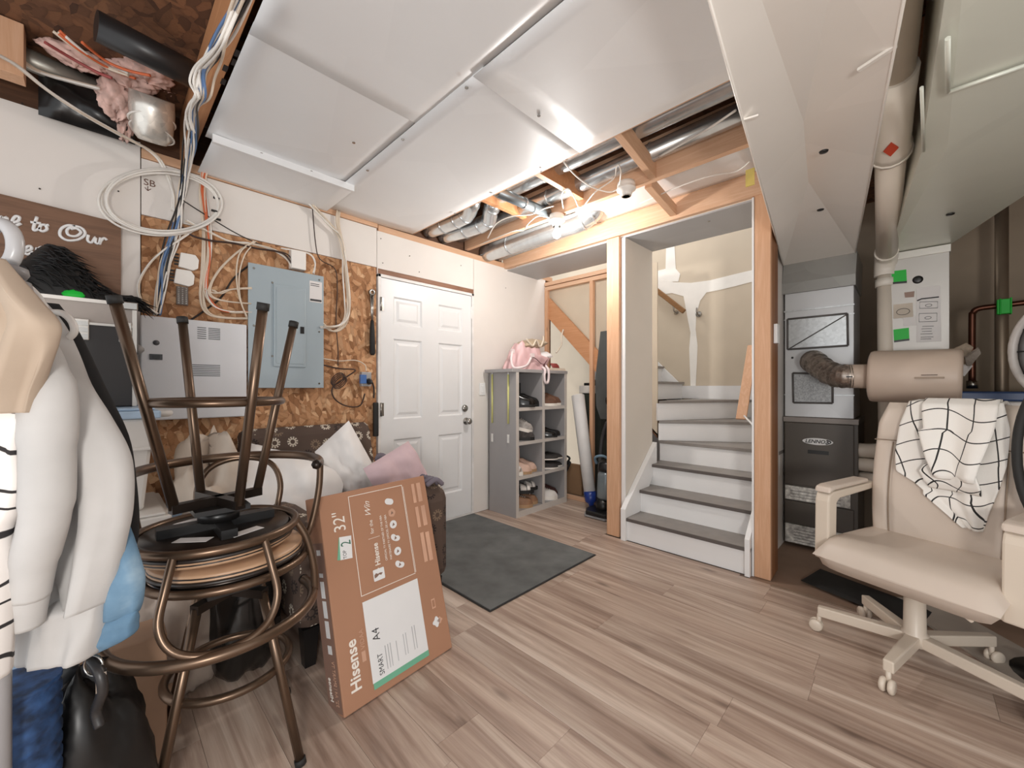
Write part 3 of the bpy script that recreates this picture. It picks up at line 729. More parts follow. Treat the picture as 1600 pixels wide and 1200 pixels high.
# ---- other mechanical-room pipes and clutter
brs = mat('dull_metal_pole', '#8a7a68', .4, .5, .05, 4)
q = on_x(1565, 400, 4.0)
single('metal_pole', B().tube([(4.0, q.y, 0), (4.0, q.y, 2.66)], .030, 14), brs, 'tall dull brown metal pole at the far right of the furnace room', 'pole', (4.0, q.y, 0))
copper = mat('dark_copper', '#5d3829', .3, .7, .05, 5)
cu = thing('copper_pipe', 'dark copper pipe with an elbow crossing the tall metal pole', 'pipe', tuple(on_x(1520, 600, 3.92)))
mk('pipe_run', B().tube(cr([on_x(1519, 602, 3.92), on_x(1519, 500, 3.92), on_x(1521, 488, 3.92), on_x(1530, 482, 3.92), on_x(1560, 478, 3.92), on_x(1640, 468, 3.92)], 5), .017, 10), copper, cu)
mk('end_fitting', B().tube([on_x(1519, 607, 3.92), on_x(1519, 595, 3.92)], .026, 8), chrome, cu)
q = on_x(1567, 480, 3.90)
single('pipe_clip', B().box(3.86, q.y-.027, q.z-.045, 3.90, q.y+.027, q.z+.045).box(3.85, q.y-.031, q.z-.05, 3.90, q.y-.024, q.z+.05).box(3.85, q.y+.012, q.z-.05, 3.90, q.y+.018, q.z+.05), green, 'bright green plastic clip joining copper pipe and metal pole', 'clip', q, bev=.003)
sb = thing('storage_bin', 'blue-rimmed white storage bin behind the office chair', 'bin', (3.95, -.6, .55))
mk('bin_body', B().prism([(3.62, -.24, .55), (3.62, -.95, .55), (3.60, -.97, 1.09), (3.60, -.22, 1.09)], (.34, 0, 0)), mat('milky_plastic', '#d6d0ca', .4), sb, .01)
mk('bin_rim', B().box(3.58, -.99, 1.09, 3.97, -.20, 1.145), mat('blue_plastic', '#23406f', .4), sb, .01)
single('bin_shelf', B().box(3.5, -1.3, .50, 4.05, -.19, .55).box(3.52, -.24, 0, 3.56, -.20, .5).box(3.52, -1.28, 0, 3.56, -1.24, .5).box(4.0, -.24, 0, 4.04, -.20, .5).box(4.0, -1.28, 0, 4.04, -1.24, .5), drywall_dark, 'low taupe shelf holding the blue-rimmed bin', 'shelf', (3.8, -.7, 0))
# crumpled paper and cards tucked behind the drum
for (a, b, c, d), lb_ in ((((1490, 548), (1512, 538), (1521, 543), (1506, 570)), 'crumpled brown paper sticking out above the right end of the drum'), (((1508, 560), (1530, 545), (1533, 552), (1512, 578)), 'grey folded card sticking out at the right end of the drum'), (((1500, 572), (1520, 572), (1507, 588), (1500, 585)), 'white paper corner poking out at the right end of the drum')):
    X_ = 3.40 + .05*len(lb_) % .1
    single('paper_scrap', B().prism([on_x(px, py, X_) for px, py in (a, b, c, d)][::-1], (.012, .004, .01)), paper if 'white' in lb_ else mat('brown_paper' if 'brown' in lb_ else 'grey_card', '#b09f8c' if 'brown' in lb_ else '#8f857b', .7, 0, .15, 30), lb_, 'paper', tuple(on_x(*a, X_)))
fan = thing('round_fan', 'grey-rimmed round fan cut off by the right picture edge', 'fan', (2.62, -.62, 1.0))
fc = on_x(1668, 545, 2.62); fd = V((-.8, .6, 0))
def ringpts(c, nrm, rx, rz, n=40):
    nrm = V(nrm).normalized(); sd = nrm.cross(V((0, 0, 1))).normalized()
    return [c+sd*(rx*cos(2*PI*i/n))+V((0, 0, 1))*(rz*sin(2*PI*i/n)) for i in range(n)]
mk('rim', B().tube(ringpts(fc, fd, .155, .20), .014, 10, closed=True), mat('grey_rim', '#a39d98', .4), fan)
mk('rim', B().tube(ringpts(fc+fd*-.02, fd, .135, .18), .014, 10, closed=True), mat('dark_rim', '#4b4745', .5), fan)
gb = B()
for i in range(12):
    p = ringpts(fc, fd, .14, .185, 24)[i*2]; gb.tube([fc, p], .003, 5)
mk('guard_wire', gb, blackpl, fan); mk('motor', B().lathe([(0, -.03), (.05, -.02), (.055, .06), (0, .07)], fc, -fd, 16), blackpl, fan)
mk('stand_pole', B().tube([fc+V((.03, -.03, -.21)), V((fc.x+.03, fc.y-.03, .02))], .016, 10), blackpl, fan)
mk('stand_base', B().lathe([(.17, 0), (.17, .015), (.03, .035)], (fc.x+.03, fc.y-.03, 0), (0, 0, 1), 24), blackpl, fan)
hc = on_z(1628, 712, .92); hc = on_x(1668, 716, 2.35)
tub = thing('black_hoop', 'black rubber tube hoop beside the office chair at the right edge', 'hoop', (hc.x, hc.y, 0))
hq = on_x(1668, 716, 2.35); hp_ = ringpts(hq, (-.8, .6, 0), .127, .295)
mk('hoop_tube', B().tube(hp_, .014, 12, closed=True), blackrub, tub)
mk('stand_pole', B().tube([(hq.x, hq.y, .01), (hq.x, hq.y, hq.z-.29)], .011, 10), blackpl, tub)
mk('stand_base', B().lathe([(.085, 0), (.085, .010), (.02, .02)], (hq.x, hq.y, 0), (0, 0, 1), 20), blackpl, tub)

# ================================================================== CEILING LIGHTS AND WIRES
porc = mat('white_porcelain', '#ece8e2', .3, 0, .01)
def lampholder(label, x, y, z):
    t = thing('lampholder', label, 'lampholder', (x, y, z))
    mk('box_base', B().lathe([(.052, 0), (.055, -.02), (.055, -.035), (.058, -.037), (.058, -.047), (.04, -.058), (.034, -.075), (.030, -.085)], (x, y, z), (0, 0, 1), 24), porc, t)
    mk('socket_rim', B().lathe([(.030, -.085), (.024, -.088), (.022, -.08)], (x, y, z), (0, 0, 1), 20), chrome, t)
    return t
L1 = lampholder('white porcelain lampholder with the one glowing bulb, on the second joist', 2.335, 1.83, 2.425)
bm = NT('glowing_bulb'); bm.p.inputs['Emission Color'].default_value = (1, .96, .9, 1); bm.p.inputs['Emission Strength'].default_value = 14
mk('light_bulb', B().lathe([(.012, -.083), (.014, -.10), (.024, -.118), (.030, -.138), (.026, -.157), (.012, -.168), (0, -.170)], (2.335, 1.83, 2.425), (0, 0, 1), 20), bm.m, L1)
bpy.data.objects['bare_bulb_light'].location = (2.335, 1.83, 2.215)
L2 = lampholder('white porcelain lampholder without a bulb, nearer the trunk duct', 2.29, 1.25, 2.44)
def wire(label, pts, r=.004, m=None, k=6, cat='cable', name='cable', group=None):
    P = cr(pts, k); return single(name, B().tube(P, r, 6), m or white_wire, label, cat, tuple(P[0]), group)
cz = lambda px, py, z=2.42: on_z(px, py, z)
wire('white wire looping from the ceiling sheet edge down to the empty lampholder', [cz(880, 252, 2.415), cz(900, 275, 2.415), cz(925, 292, 2.415), cz(950, 300, 2.415), cz(963, 297, 2.415)])
wire('white wire standing up in a hairpin above the empty lampholder', [cz(968, 288, 2.415), cz(970, 270, 2.415), cz(967, 258, 2.50), cz(963, 262, 2.50), cz(958, 280, 2.50), cz(930, 300, 2.415), cz(912, 322, 2.415), cz(905, 325, 2.415), cz(898, 310, 2.415), cz(888, 295, 2.415), cz(878, 303, 2.415), cz(880, 325, 2.415)])
wire('white wire running along the joist to the lit bulb', [cz(865, 322, 2.415), cz(850, 326, 2.415), cz(830, 335, 2.415), cz(800, 338, 2.415), cz(775, 350, 2.415), cz(762, 372, 2.415)])
wire('thin white wire drooping below the joist left of the lit bulb', [cz(858, 340, 2.43), cz(840, 338, 2.415), cz(825, 350, 2.415), cz(818, 360, 2.43), cz(800, 362, 2.415), cz(745, 384, 2.43)])
wire('white wire along the lower edge of the second joist by the trunk duct', [cz(1172, 252, 2.41), cz(1150, 268, 2.41), cz(1110, 275, 2.415), cz(1060, 292, 2.415), cz(1000, 318, 2.415)])
wire('white wire slanting across the open joist bay near the trunk duct', [cz(1150, 172, 2.5), cz(1100, 205, 2.5), cz(1030, 245, 2.5)], .006)
yt = mat('yellow_tag', '#dfcb74', .8)
q = on_z(1172, 278, 2.36)
single('yellow_tag', B().box(q.x-.004, q.y-.022, q.z-.045, q.x+.004, q.y+.022, q.z+.05), yt, 'small yellow foam tag hanging at the left edge of the trunk duct', 'tag', q)

# ================================================================== ELECTRICAL WALL
P_ = lambda px, py, Y=WY: on_y(px, py, Y)
def plate(b, pts, y0, y1):   # a wall plate given by its outline in the picture, Y range
    return b.prism([on_y(px, py, y0) for px, py in pts], (0, y1-y0, 0))
gp = mat('blue_grey_enamel', '#a3b0b7', .4, .1, .01, 3)
ep = thing('breaker_panel', 'blue-grey electrical breaker panel with a label at its upper right', 'electrical panel', (.86, 2.84, 1.55))
PX0, PX1, PZ0, PZ1, PY = .630, 1.072, 1.165, 1.925, 2.845
mk('panel_cover', B().box(PX0, PY, PZ0, PX1, PY+.012, PZ1).box(PX0+.02, PY+.012, PZ0+.02, PX1-.02, 2.885, PZ1-.02), gp, ep, .003)
dd_ = mk('panel_door', B().box(PX0+.135, PY-.010, PZ0+.135, PX0+.325, PY, PZ1-.105), gp, ep, .004)
mk('door_inset', B().box(PX0+.150, PY-.013, PZ0+.155, PX0+.310, PY-.010, PZ1-.125), gp, dd_, .003)
mk('door_latch', B().box(PX0+.288, PY-.018, PZ0+.355, PX0+.312, PY-.010, PZ0+.40), blackpl, dd_, .002)
mk('warning_label', B().box(PX1-.092, PY-.0015, PZ1-.185, PX1-.012, PY, PZ1-.045), paper, ep)
lb = B().box(PX1-.088, PY-.003, PZ1-.178, PX1-.016, PY-.0015, PZ1-.165)
for k_ in range(2): lb.box(PX1-.086, PY-.0025, PZ1-.065-.012*k_, PX1-.03, PY-.0015, PZ1-.061-.012*k_)
mk('label_print', lb, ktxt, ep, kind='stuff')
sc2 = B()
for x, z in ((PX0+.03, PZ1-.03), (PX0+.03, PZ0+.38), (PX0+.03, PZ0+.03), (PX1-.03, PZ1-.03), (PX1-.03, PZ0+.38), (PX1-.03, PZ0+.03), (PX0+.13, PZ0+.2), (PX0+.13, PZ1-.1)):
    sc2.lathe([(.007, 0), (.005, .004)], (x, PY, z), (0, -1, 0), 8)
mk('cover_screw', sc2, chrome, ep, kind='stuff')
wbm = mat('white_enamel_box', '#dcdde0', .35, 0, .01, 3)
mb = thing('media_box', 'white metal wiring enclosure with louvre slots left of the breaker panel', 'wiring box', (.385, 2.84, 1.3))
MX0, MX1, MZ0, MZ1, MY = .15, .622, .995, 1.545, 2.84
mk('box_cover', B().box(MX0, MY, MZ0, MX1, MY+.012, MZ1).box(MX0+.012, MY+.012, MZ0+.012, MX1-.012, 2.886, MZ1-.012), wbm, mb, .006)
lv = B()
for (x0, x1, z0, z1, n) in ((.385, .425, 1.445, 1.505, 6), (.435, .49, 1.445, 1.505, 7), (.345, .49, 1.235, 1.295, 7), ):
    for k_ in range(n):
        z = z0+(z1-z0)*k_/(n-1); lv.box(x0, MY-.0015, z-.0025, x1, MY+.001, z+.0025)
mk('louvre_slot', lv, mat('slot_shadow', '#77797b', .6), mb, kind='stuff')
mk('round_plug', B().lathe([(.0, .004), (.013, .003), (.014, 0)], (.212, MY, 1.405), (0, -1, 0), 18), mat('grey_plug', '#55565a', .5), mb)
lt = mk('box_latch', B().box(.185, MY-.004, 1.315, .237, MY, 1.345), mat('dark_latch', '#45464a', .4), mb, .001)
mk('latch_slider', B().box(.198, MY-.008, 1.321, .226, MY-.004, 1.339), blackpl, lt)
# telephone blocks, junction box
tb_ = thing('splitter_block', 'white cable splitter block, upper of two on the strand board', 'splitter', tuple(P_(293, 408)))
def splitter(t, px, py, wdt=.030):
    q = P_(px, py, 2.86)
    mk('block_body', B().prism([q+V((x, 0, z)) for x, z in ((-.045, -.035), (.02, -.045), (.042, -.03), (.046, .02), (.03, .045), (-.035, .045))][::1], (0, .026, 0)), porc, t, .004)
    pb = B()
    for k_ in range(4): pb.box(q.x-.062, q.y+.004, q.z+.028-.018*k_, q.x-.043, q.y+.014, q.z+.036-.018*k_)
    mk('port_plug', pb, blackpl, t)
splitter(tb_, 295, 409)
t2 = thing('splitter_block', 'white cable splitter block, lower of two on the strand board', 'splitter', tuple(P_(288, 435)))
splitter(t2, 288, 434)
q = P_(285, 462, 2.862)
mk66 = thing('terminal_block', 'small dark wire terminal comb below the white splitters', 'terminal block', q)
mk('block_body', B().box(q.x-.025, q.y, q.z-.05, q.x+.025, 2.886, q.z+.05), mat('block_grey', '#6d625a', .5), mk66)
cb = B()
for i in range(9):
    for j in (-.016, 0, .016): cb.box(q.x+j-.003, q.y-.006, q.z-.042+.0105*i-.002, q.x+j+.003, q.y, q.z-.042+.0105*i+.002)
mk('terminal_pin', cb, chrome, mk66, kind='stuff')
q = P_(467, 407, 2.83)
single('junction_box', B().box(q.x-.045, q.y, q.z-.055, q.x+.045, 2.886, q.z+.065), porc, 'white junction box directly above the breaker panel', 'junction box', q, bev=.004)
q = P_(572, 593, 2.84)
ps = thing('power_adapter', 'grey outlet box with a blue-white adapter plugged in, left of the door', 'outlet', q)
mk('outlet_box', B().box(q.x-.03, q.y+.005, q.z-.05, q.x+.045, 2.886, q.z+.055), mat('outlet_grey', '#a9a7a6', .4, .2), ps, .004)
mk('adapter', B().box(q.x-.05, q.y-.02, q.z-.03, q.x-.005, q.y+.006, q.z+.035), mat('adapter_blue', '#4a6ea8', .4), ps, .003)
mk('plug', B().lathe([(.022, 0), (.022, .02), (.012, .035), (.006, .05)], (q.x+.02, q.y+.004, q.z-.012), (0, -1, -.3), 12), blackpl, ps)
wr = thing('hanging_wrench', 'long dark-handled wrench hanging on the strand board beside the door', 'tool', tuple(P_(582, 510, 2.86)))
a, b = P_(581, 457, 2.862), P_(582, 555, 2.862)
mk('handle', B().tube([a+(b-a)*.45, a+(b-a)*.6, a+(b-a)*.97, b], [.012, .018, .021, .012], 10), blackrub, wr)
mk('shaft', B().tube([a+V((-.01, 0, -.02)), a+(b-a)*.5], .008, 8).tube([a+V((.008, 0, -.02)), a+(b-a)*.5], .008, 8), chrome, wr)
mk('head', B().lathe([(.012, -.012), (.024, -.012), (.024, .012), (.012, .012)], a+V((0, 0, 0)), (0, 1, 0), 16, closed=True), chrome, wr)
single('door_draft_strip', B().box(1.435, 2.845, .80, 1.475, 2.872, 1.055), blackrub, 'black upright bar on the wall at the left edge of the door', 'bar', (1.455, 2.86, .93), bev=.008)

# cables: each bundle is a thing, each cable of it a part
def bundle(label, px_pts, Y, n, mats, r=.0042, spread=.016, group=None, name='cable_bundle', ys=None):
    P = [on_y(px, py, (ys[i] if ys else Y)) for i, (px, py) in enumerate(px_pts)] if not isinstance(px_pts[0], V) else px_pts
    t = thing(name, label, 'cable bundle', tuple(P[0]), group)
    for k_ in range(n):
        ph = R.uniform(0, 6.3); f0 = R.uniform(.6, 1.5)
        Q = []
        for i, p in enumerate(P):
            a_ = ph+f0*i*.5; rr = spread*(.4+.6*((k_*37) % n)/max(n, 1))*(1.0+.5*sin(i*1.3+k_))
            Q.append(p+V((cos(a_)*rr, -abs(sin(a_))*rr*.7, sin(a_)*rr*.35)))
        mk('cable', B().tube(cr(Q, 5), r, 5), mats[k_ % len(mats)], t)
    return t
jx = .27
up_pts = [on_x(404, -60, jx), on_x(378, 0, jx), on_x(352, 56, jx), on_x(338, 90, jx), on_x(322, 118, jx), on_x(317, 150, jx), on_x(305, 168, jx), on_y(300, 200, 2.44)]
bundle('thick dark and white cable bundle climbing along the left ceiling joist to the wall', up_pts+[on_y(296, 228, 2.58), on_y(290, 258, 2.74), P_(283, 300, 2.84), P_(277, 335, 2.85), P_(269, 372, 2.85), P_(258, 410, 2.855), P_(252, 450, 2.855), P_(246, 492, 2.855)], 0, 17, [white_wire, blue_wire, black_wire, white_wire, blue_wire, black_wire, white_wire, cream_wire], .0045, .021)
bundle('loose white cables bowing out beside the left ceiling joist', [on_x(395, -50, .27), on_x(372, 5, .27), on_x(349, 60, .25), on_x(335, 85, .25), on_x(312, 110, .25), on_x(302, 130, .24), on_x(308, 150, .25), on_x(300, 162, .25), on_x(292, 180, .25), on_x(297, 205, .27)], 0, 4, [white_wire], .0045, .012)
bundle('long white cables sweeping from the left ceiling edge down to the coil', [on_y(-40, 70, 2.40), on_y(20, 98, 2.48), on_y(70, 138, 2.58), P_(130, 178, 2.68), P_(190, 212, 2.76), P_(234, 236, 2.83), P_(256, 262, 2.85), P_(270, 300, 2.85), P_(270, 330, 2.855)], 0, 5, [white_wire, white_wire, cream_wire], .0048, .010)
bundle('white cables fanning toward the pink insulation', [on_z(-40, 60, 2.56), on_z(20, 88, 2.56), on_z(60, 112, 2.56), on_z(110, 128, 2.56), on_z(165, 142, 2.56)], 0, 4, [cream_wire, white_wire], .006, .02)
bundle('upper white and orange cables crossing the ceiling cavity', [on_z(90, 52, 2.62), on_z(125, 80, 2.60), on_z(165, 105, 2.60), on_z(200, 118, 2.58)], 0, 5, [cream_wire, orange_wire, white_wire], .006, .022)
# big coil
ct = thing('cable_coil', 'large white cable coil hanging on the wall above the strand board', 'cable coil', tuple(P_(250, 310)))
for k_, (dx, dy, s_) in enumerate(((0, 0, 1), (4, -2, .97), (-2, 3, 1.02), (3, 4, .95), (7, 1, .98))):
    pts = [(250+dx+(-92*s_)*cos(t)-.0, 314+dy-50*s_*sin(t)+10*cos(t)*-.3) for t in [i*PI/8 for i in range(16)]]
    mk('cable', B().tube(cr([on_y(px, py, 2.845-.006*k_-.014*abs(sin(k_+i*.4))) for i, (px, py) in enumerate(pts)], 4, True), .0055, 6, closed=True), white_wire, ct)
for px, py in ((340, 310), (337, 330), (342, 343)):
    q = on_y(px-2, py, 2.83); mk('cable_tie', B().tube([q+V((-.014, 0, .002)), q+V((.014, -.008, -.002))], .007, 6), blackpl, ct)
# orange bundle etc.
bundle('orange and cream cables dropping straight down then curving into the breaker panel', [(332, 244), (322, 256), (318, 285), (320, 320), (325, 360), (327, 400), (322, 440), (325, 465), (340, 482), (365, 488), (392, 487)], 2.855, 7, [orange_wire, cream_wire, orange_wire, white_wire, orange_wire], .005, .011)
bundle('cream cables looping low from the orange run to the breaker panel', [(318, 252), (312, 300), (318, 360), (316, 420), (314, 465), (322, 488), (345, 496), (392, 498)], 2.86, 5, [cream_wire], .0048, .011)
bundle('white cables leaving the bundle in a wide loop toward the white enclosure', [(300, 360), (280, 375), (255, 392), (232, 415), (217, 445), (222, 472), (238, 485), (246, 490)], 2.84, 2, [cream_wire, white_wire], .0048, .006)
bundle('pale cables arching over the strand board to the top of the breaker panel', [(290, 345), (325, 362), (360, 378), (395, 382), (430, 392), (450, 405), (457, 420)], 2.852, 4, [cream_wire, white_wire], .0045, .014)
bundle('cream cables fanning out from above into the left side of the breaker panel', [(400, 378), (372, 395), (345, 420), (330, 445), (330, 462), (352, 470), (390, 474)], 2.845, 3, [cream_wire], .0042, .010)
bundle('two cream cables dropping in front of the left edge of the breaker panel', [(390, 385), (378, 400), (371, 430), (374, 465), (384, 495)], 2.835, 2, [cream_wire], .0042, .018)
bundle('pale cables entering the left side of the breaker panel in level rows', [(328, 452), (340, 458), (360, 452), (392, 450)], 2.85, 3, [cream_wire], .0045, .022)
bundle('white cable bundle hanging from the ceiling edge right of the breaker panel', [(486, 318), (494, 328), (515, 352), (530, 368), (536, 395), (538, 430), (541, 470), (540, 495), (528, 510), (502, 512)], 2.845, 9, [cream_wire, white_wire], .005, .022)
bundle('cream cables curling into the lower right side of the breaker panel', [(530, 330), (528, 350), (536, 390), (540, 440), (543, 485), (536, 508), (520, 518), (502, 504)], 2.86, 5, [cream_wire], .005, .013)
bundle('white cables arching over the junction box', [(440, 388), (465, 392), (485, 398), (492, 412), (490, 428)], 2.845, 3, [white_wire, cream_wire], .0045, .01)
wire('thin black cable slanting across the wall from the thick bundle', [P_(284, 312, 2.84), P_(320, 335, 2.85), P_(370, 365, 2.85), P_(420, 388, 2.85), P_(450, 398, 2.85), P_(458, 415, 2.84)], .0035, black_wire)
wire('dark brown cable sagging under the white wall panel', [P_(285, 355, 2.84), P_(300, 368, 2.84), P_(330, 376, 2.835), P_(365, 380, 2.84), P_(400, 388, 2.84), P_(440, 395, 2.84), P_(456, 412, 2.84)], .006, brown_wire)
wire('brown cable running straight down beside the white bundle to the outlet', [P_(488, 322, 2.86), P_(493, 380, 2.86), P_(500, 405, 2.86), P_(523, 420, 2.86), P_(527, 450, 2.86), P_(525, 500, 2.86), P_(528, 545, 2.86), P_(528, 572, 2.86)], .0035, brown_wire)
wire('dark power cord hanging in a loop below the outlet', [P_(504, 570, 2.86), P_(530, 576, 2.85), P_(555, 578, 2.84), P_(540, 590, 2.84), P_(520, 605, 2.84), P_(522, 622, 2.84), P_(540, 634, 2.84), P_(562, 634, 2.85), P_(570, 615, 2.83)], .005, brown_wire)
cc_ = B()
for k_ in range(4):
    cc_.tube(cr([P_(527+k_*1.5+10*cos(t), 592+k_*2-8*sin(t)-5*cos(t), 2.845-.004*k_) for t in [i*PI/5 for i in range(10)]], 3, True), .0035, 5, closed=True)
single('cord_coil', cc_, brown_wire, 'small brown cord coil on the strand board left of the outlet', 'cord', tuple(P_(527, 594)))
wire('cream wire bowing over the outlet box', [P_(504, 560, 2.865), P_(530, 564, 2.865), P_(555, 563, 2.86), P_(570, 570, 2.855), P_(572, 580, 2.85)], .004, cream_wire)
wire('dark cord hanging from the outlet at the left edge of the door', [P_(578, 590, 2.85), P_(584, 605, 2.86), P_(584, 622, 2.86)], .006, black_wire)
wire('black cord slanting behind the cables left of the breaker panel', [P_(392, 412, 2.875), P_(365, 435, 2.875), P_(345, 465, 2.875), P_(320, 485, 2.875), P_(298, 500, 2.87)], .005, black_wire)
nm = mat('white_bracket', '#d9d9d9', .5)
q = P_(340, 240, 2.80)
single('white_bracket', B().box(q.x-.03, q.y, q.z-.03, q.x+.02, q.y+.06, q.z+.01), nm, 'small white plastic bracket where cables leave the ceiling corner', 'bracket', q, bev=.004)

# ---- open ceiling corner, upper left
pink = mat('pink_insulation', '#dcb9ae', 1, 0, .16, 14, .9, 30)
ib = B()
def lump(c, rx, ry, rz, seed):
    rr = random.Random(seed); ph = [rr.uniform(0, 6) for _ in range(4)]
    def fn(u, v):
        th, fi = u*2*PI, v*PI
        k_ = 1+.18*sin(3*th+ph[0])*sin(2*fi+ph[1])+.14*sin(7*th+ph[2])*sin(6*fi+ph[3])+.10*sin(13*th+ph[1])*sin(11*fi+ph[0])+.06*sin(23*th)*sin(19*fi)
        return (c[0]+rx*k_*sin(fi)*cos(th), c[1]+ry*k_*sin(fi)*sin(th), c[2]+rz*k_*cos(fi))
    ib.grid(fn, 44, 30, cu=True)
lump(on_y(182, 150, 2.72), .07, .06, .10, 1); lump(on_y(205, 118, 2.66), .10, .07, .06, 2); lump(on_y(193, 185, 2.78), .035, .04, .10, 3); lump(on_y(262, 128, 2.70), .09, .06, .045, 4); lump(on_y(120, 90, 2.66), .10, .05, .04, 5); lump(on_y(232, 112, 2.6), .10, .07, .045, 6)
single('pink_insulation', ib, pink, 'torn pink fibreglass insulation hanging in the open ceiling corner', 'insulation', tuple(on_y(180, 160, 2.66)))
fd_ = thing('foil_duct_end', 'short shiny silver duct stub ringed with wire beside the pink insulation', 'duct', tuple(on_y(240, 180, 2.68)))
a, b = on_y(238, 150, 2.62), on_y(238, 222, 2.72)
mk('duct_tube', B().tube([a+(b-a)*t for t in (0, .3, .6, .85, 1)], [.085, .088, .084, .080, .055], 18), galv('bright_foil', '#dcd8d0', .3, .6, 40, .2), fd_)
mk('wire_ring', B().tube(cr([(a+(b-a)*.55)+V((.088*cos(t), .088*sin(t), .012*cos(t))) for t in [i*PI/6 for i in range(12)]], 3, True), .005, 6, closed=True).tube(cr([(a+(b-a)*.8)+V((.084*cos(t), .084*sin(t), -.012*cos(t))) for t in [i*PI/6 for i in range(12)]], 3, True), .004, 6, closed=True), white_wire, fd_)
single('black_drain_pipe', B().tube([on_z(150, 40, 2.56), on_z(330, 132, 2.56)], .055, 18), mat('black_abs_pipe', '#222122', .35), 'thick black drain pipe crossing the open ceiling corner', 'pipe', tuple(on_z(240, 86, 2.56)))
single('foil_branch_duct', B().tube([on_z(-30, 60, 2.62), on_z(150, 140, 2.60)], .045, 14), galv('dim_foil', '#a8a69d', .4, .6, 30, .2), 'grey duct lying behind the white cables in the ceiling corner', 'duct', tuple(on_z(60, 100, 2.6)))
single('black_bag_in_ceiling', B().pillow(on_y(140, 165, 2.80), (.16, 0, 0), (0, 0, .12), (0, 1, 0), .12, 14, 3), mat('black_film', '#151414', .3), 'black plastic film stuffed behind the cables in the ceiling corner', 'plastic film', tuple(on_y(140, 165, 2.80)))
wire('orange cable running to the pink insulation', [on_z(128, 66, 2.58), on_z(165, 95, 2.58), on_z(200, 110, 2.56), on_z(235, 118, 2.55)], .006, orange_wire)
wire('red cable above the white cables in the ceiling corner', [on_z(70, 66, 2.60), on_z(110, 90, 2.60), on_z(150, 112, 2.58), on_z(175, 122, 2.57)], .007, mat('dull_red_cable', '#9c4a48', .6))

# ================================================================== FLOOR MAT, SHOE SHELF
matm = mat('charcoal_mat', '#676968', .95, 0, .12, 5, .5, 250)
fmt = thing('door_mat', 'large charcoal door mat on the planks in front of the white door', 'mat', (1.93, 2.2, 0))
mk('mat_pile', B().box(1.43, 1.56, .002, 2.41, 2.86, .010), matm, fmt, .003)
mk('mat_edge', B().box(1.42, 1.55, .001, 2.42, 2.865, .006), blackrub, fmt, .002)

cab_m = mat('grey_shelf_laminate', '#a19e9e', .45, 0, .015, 4); cab_e = mat('pale_shelf_edge', '#c9c2bb', .5, 0, .015, 4)
CX0, CX1, CY0, CY1, CH = 2.60, 3.345, 2.495, 2.855, 1.335
cab = thing('shoe_shelf', 'tall grey open shelf of eight cubbies filled with shoes', 'shelf', (2.97, 2.67, 0))
T = .024
mk('side_panel', B().box(CX0, CY0+.002, 0, CX0+T, CY1, CH-.03), cab_m, cab); mk('side_panel', B().box(CX1-T, CY0+.002, 0, CX1, CY1, CH-.03), cab_m, cab)
mk('back_panel', B().box(CX0, CY1-.006, 0, CX1, CY1, CH-.03), cab_m, cab)
mk('top_board', B().box(CX0-.055, CY0-.005, CH-.03, CX1+.01, CY1, CH), cab_m, cab, .002)
CXM = (CX0+CX1)/2+.005
mk('divider', B().box(CXM-T/2, CY0+.002, .06, CXM+T/2, CY1-.006, CH-.03), cab_m, cab)
SZ = [.055, .365, .675, .985]
for z in SZ: mk('shelf_board', B().box(CX0+T, CY0+.002, z-T, CX1-T, CY1-.006, z), cab_m, cab)
fr = B().box(CX0, CY0-.003, 0, CX0+.034, CY0+.002, CH-.03).box(CX1-.034, CY0-.003, 0, CX1, CY0+.002, CH-.03).box(CXM-.017, CY0-.003, 0, CXM+.017, CY0+.002, CH-.03)
for z in SZ:
    for xa, xb in ((CX0+.034, CXM-.017), (CXM+.017, CX1-.034)): fr.box(xa, CY0-.003, z-.03, xb, CY0+.002, z)
for xa, xb in ((CX0+.034, CXM-.017), (CXM+.017, CX1-.034)): fr.box(xa, CY0-.003, 0, xb, CY0+.002, .025)
mk('edge_band', fr, cab_e, cab)
# glow sticks
gs = mat('pale_yellow_glow', '#dcd98a', .3, 0, .02); gl = mat('clear_tag', '#e9e7e2', .4)
for i, (x, lb_) in enumerate(((2.72, 'pale yellow stick in a sleeve hung on the shelf side, the one nearer the front edge'), (2.60, ''))):
    pass
for (px, ytop, ybot, lb_) in ((769, 585, 690, 'pale yellow plastic stick hung on the shelf side nearer the wall'), (794, 585, 692, 'pale yellow plastic stick hung on the shelf side nearer the cubbies')):
    a = on_x(px, ytop, CX0-.006); b = on_x(px, ybot, CX0-.006)
    t = thing('glow_stick', lb_, 'stick', tuple(a), 'sticks hung on the shelf side')
    c_ = a+(b-a)*.72
    mk('tube', B().tube([a, c_], .008, 8), gs, t); mk('hook_end', B().tube([a, a+V((0, 0, .03))], [.008, .004], 8), gl, t)
    mk('card_tag', B().box(a.x-.002, b.y-.012, b.z, a.x+.002, b.y+.012, b.z+.075), gl, t)

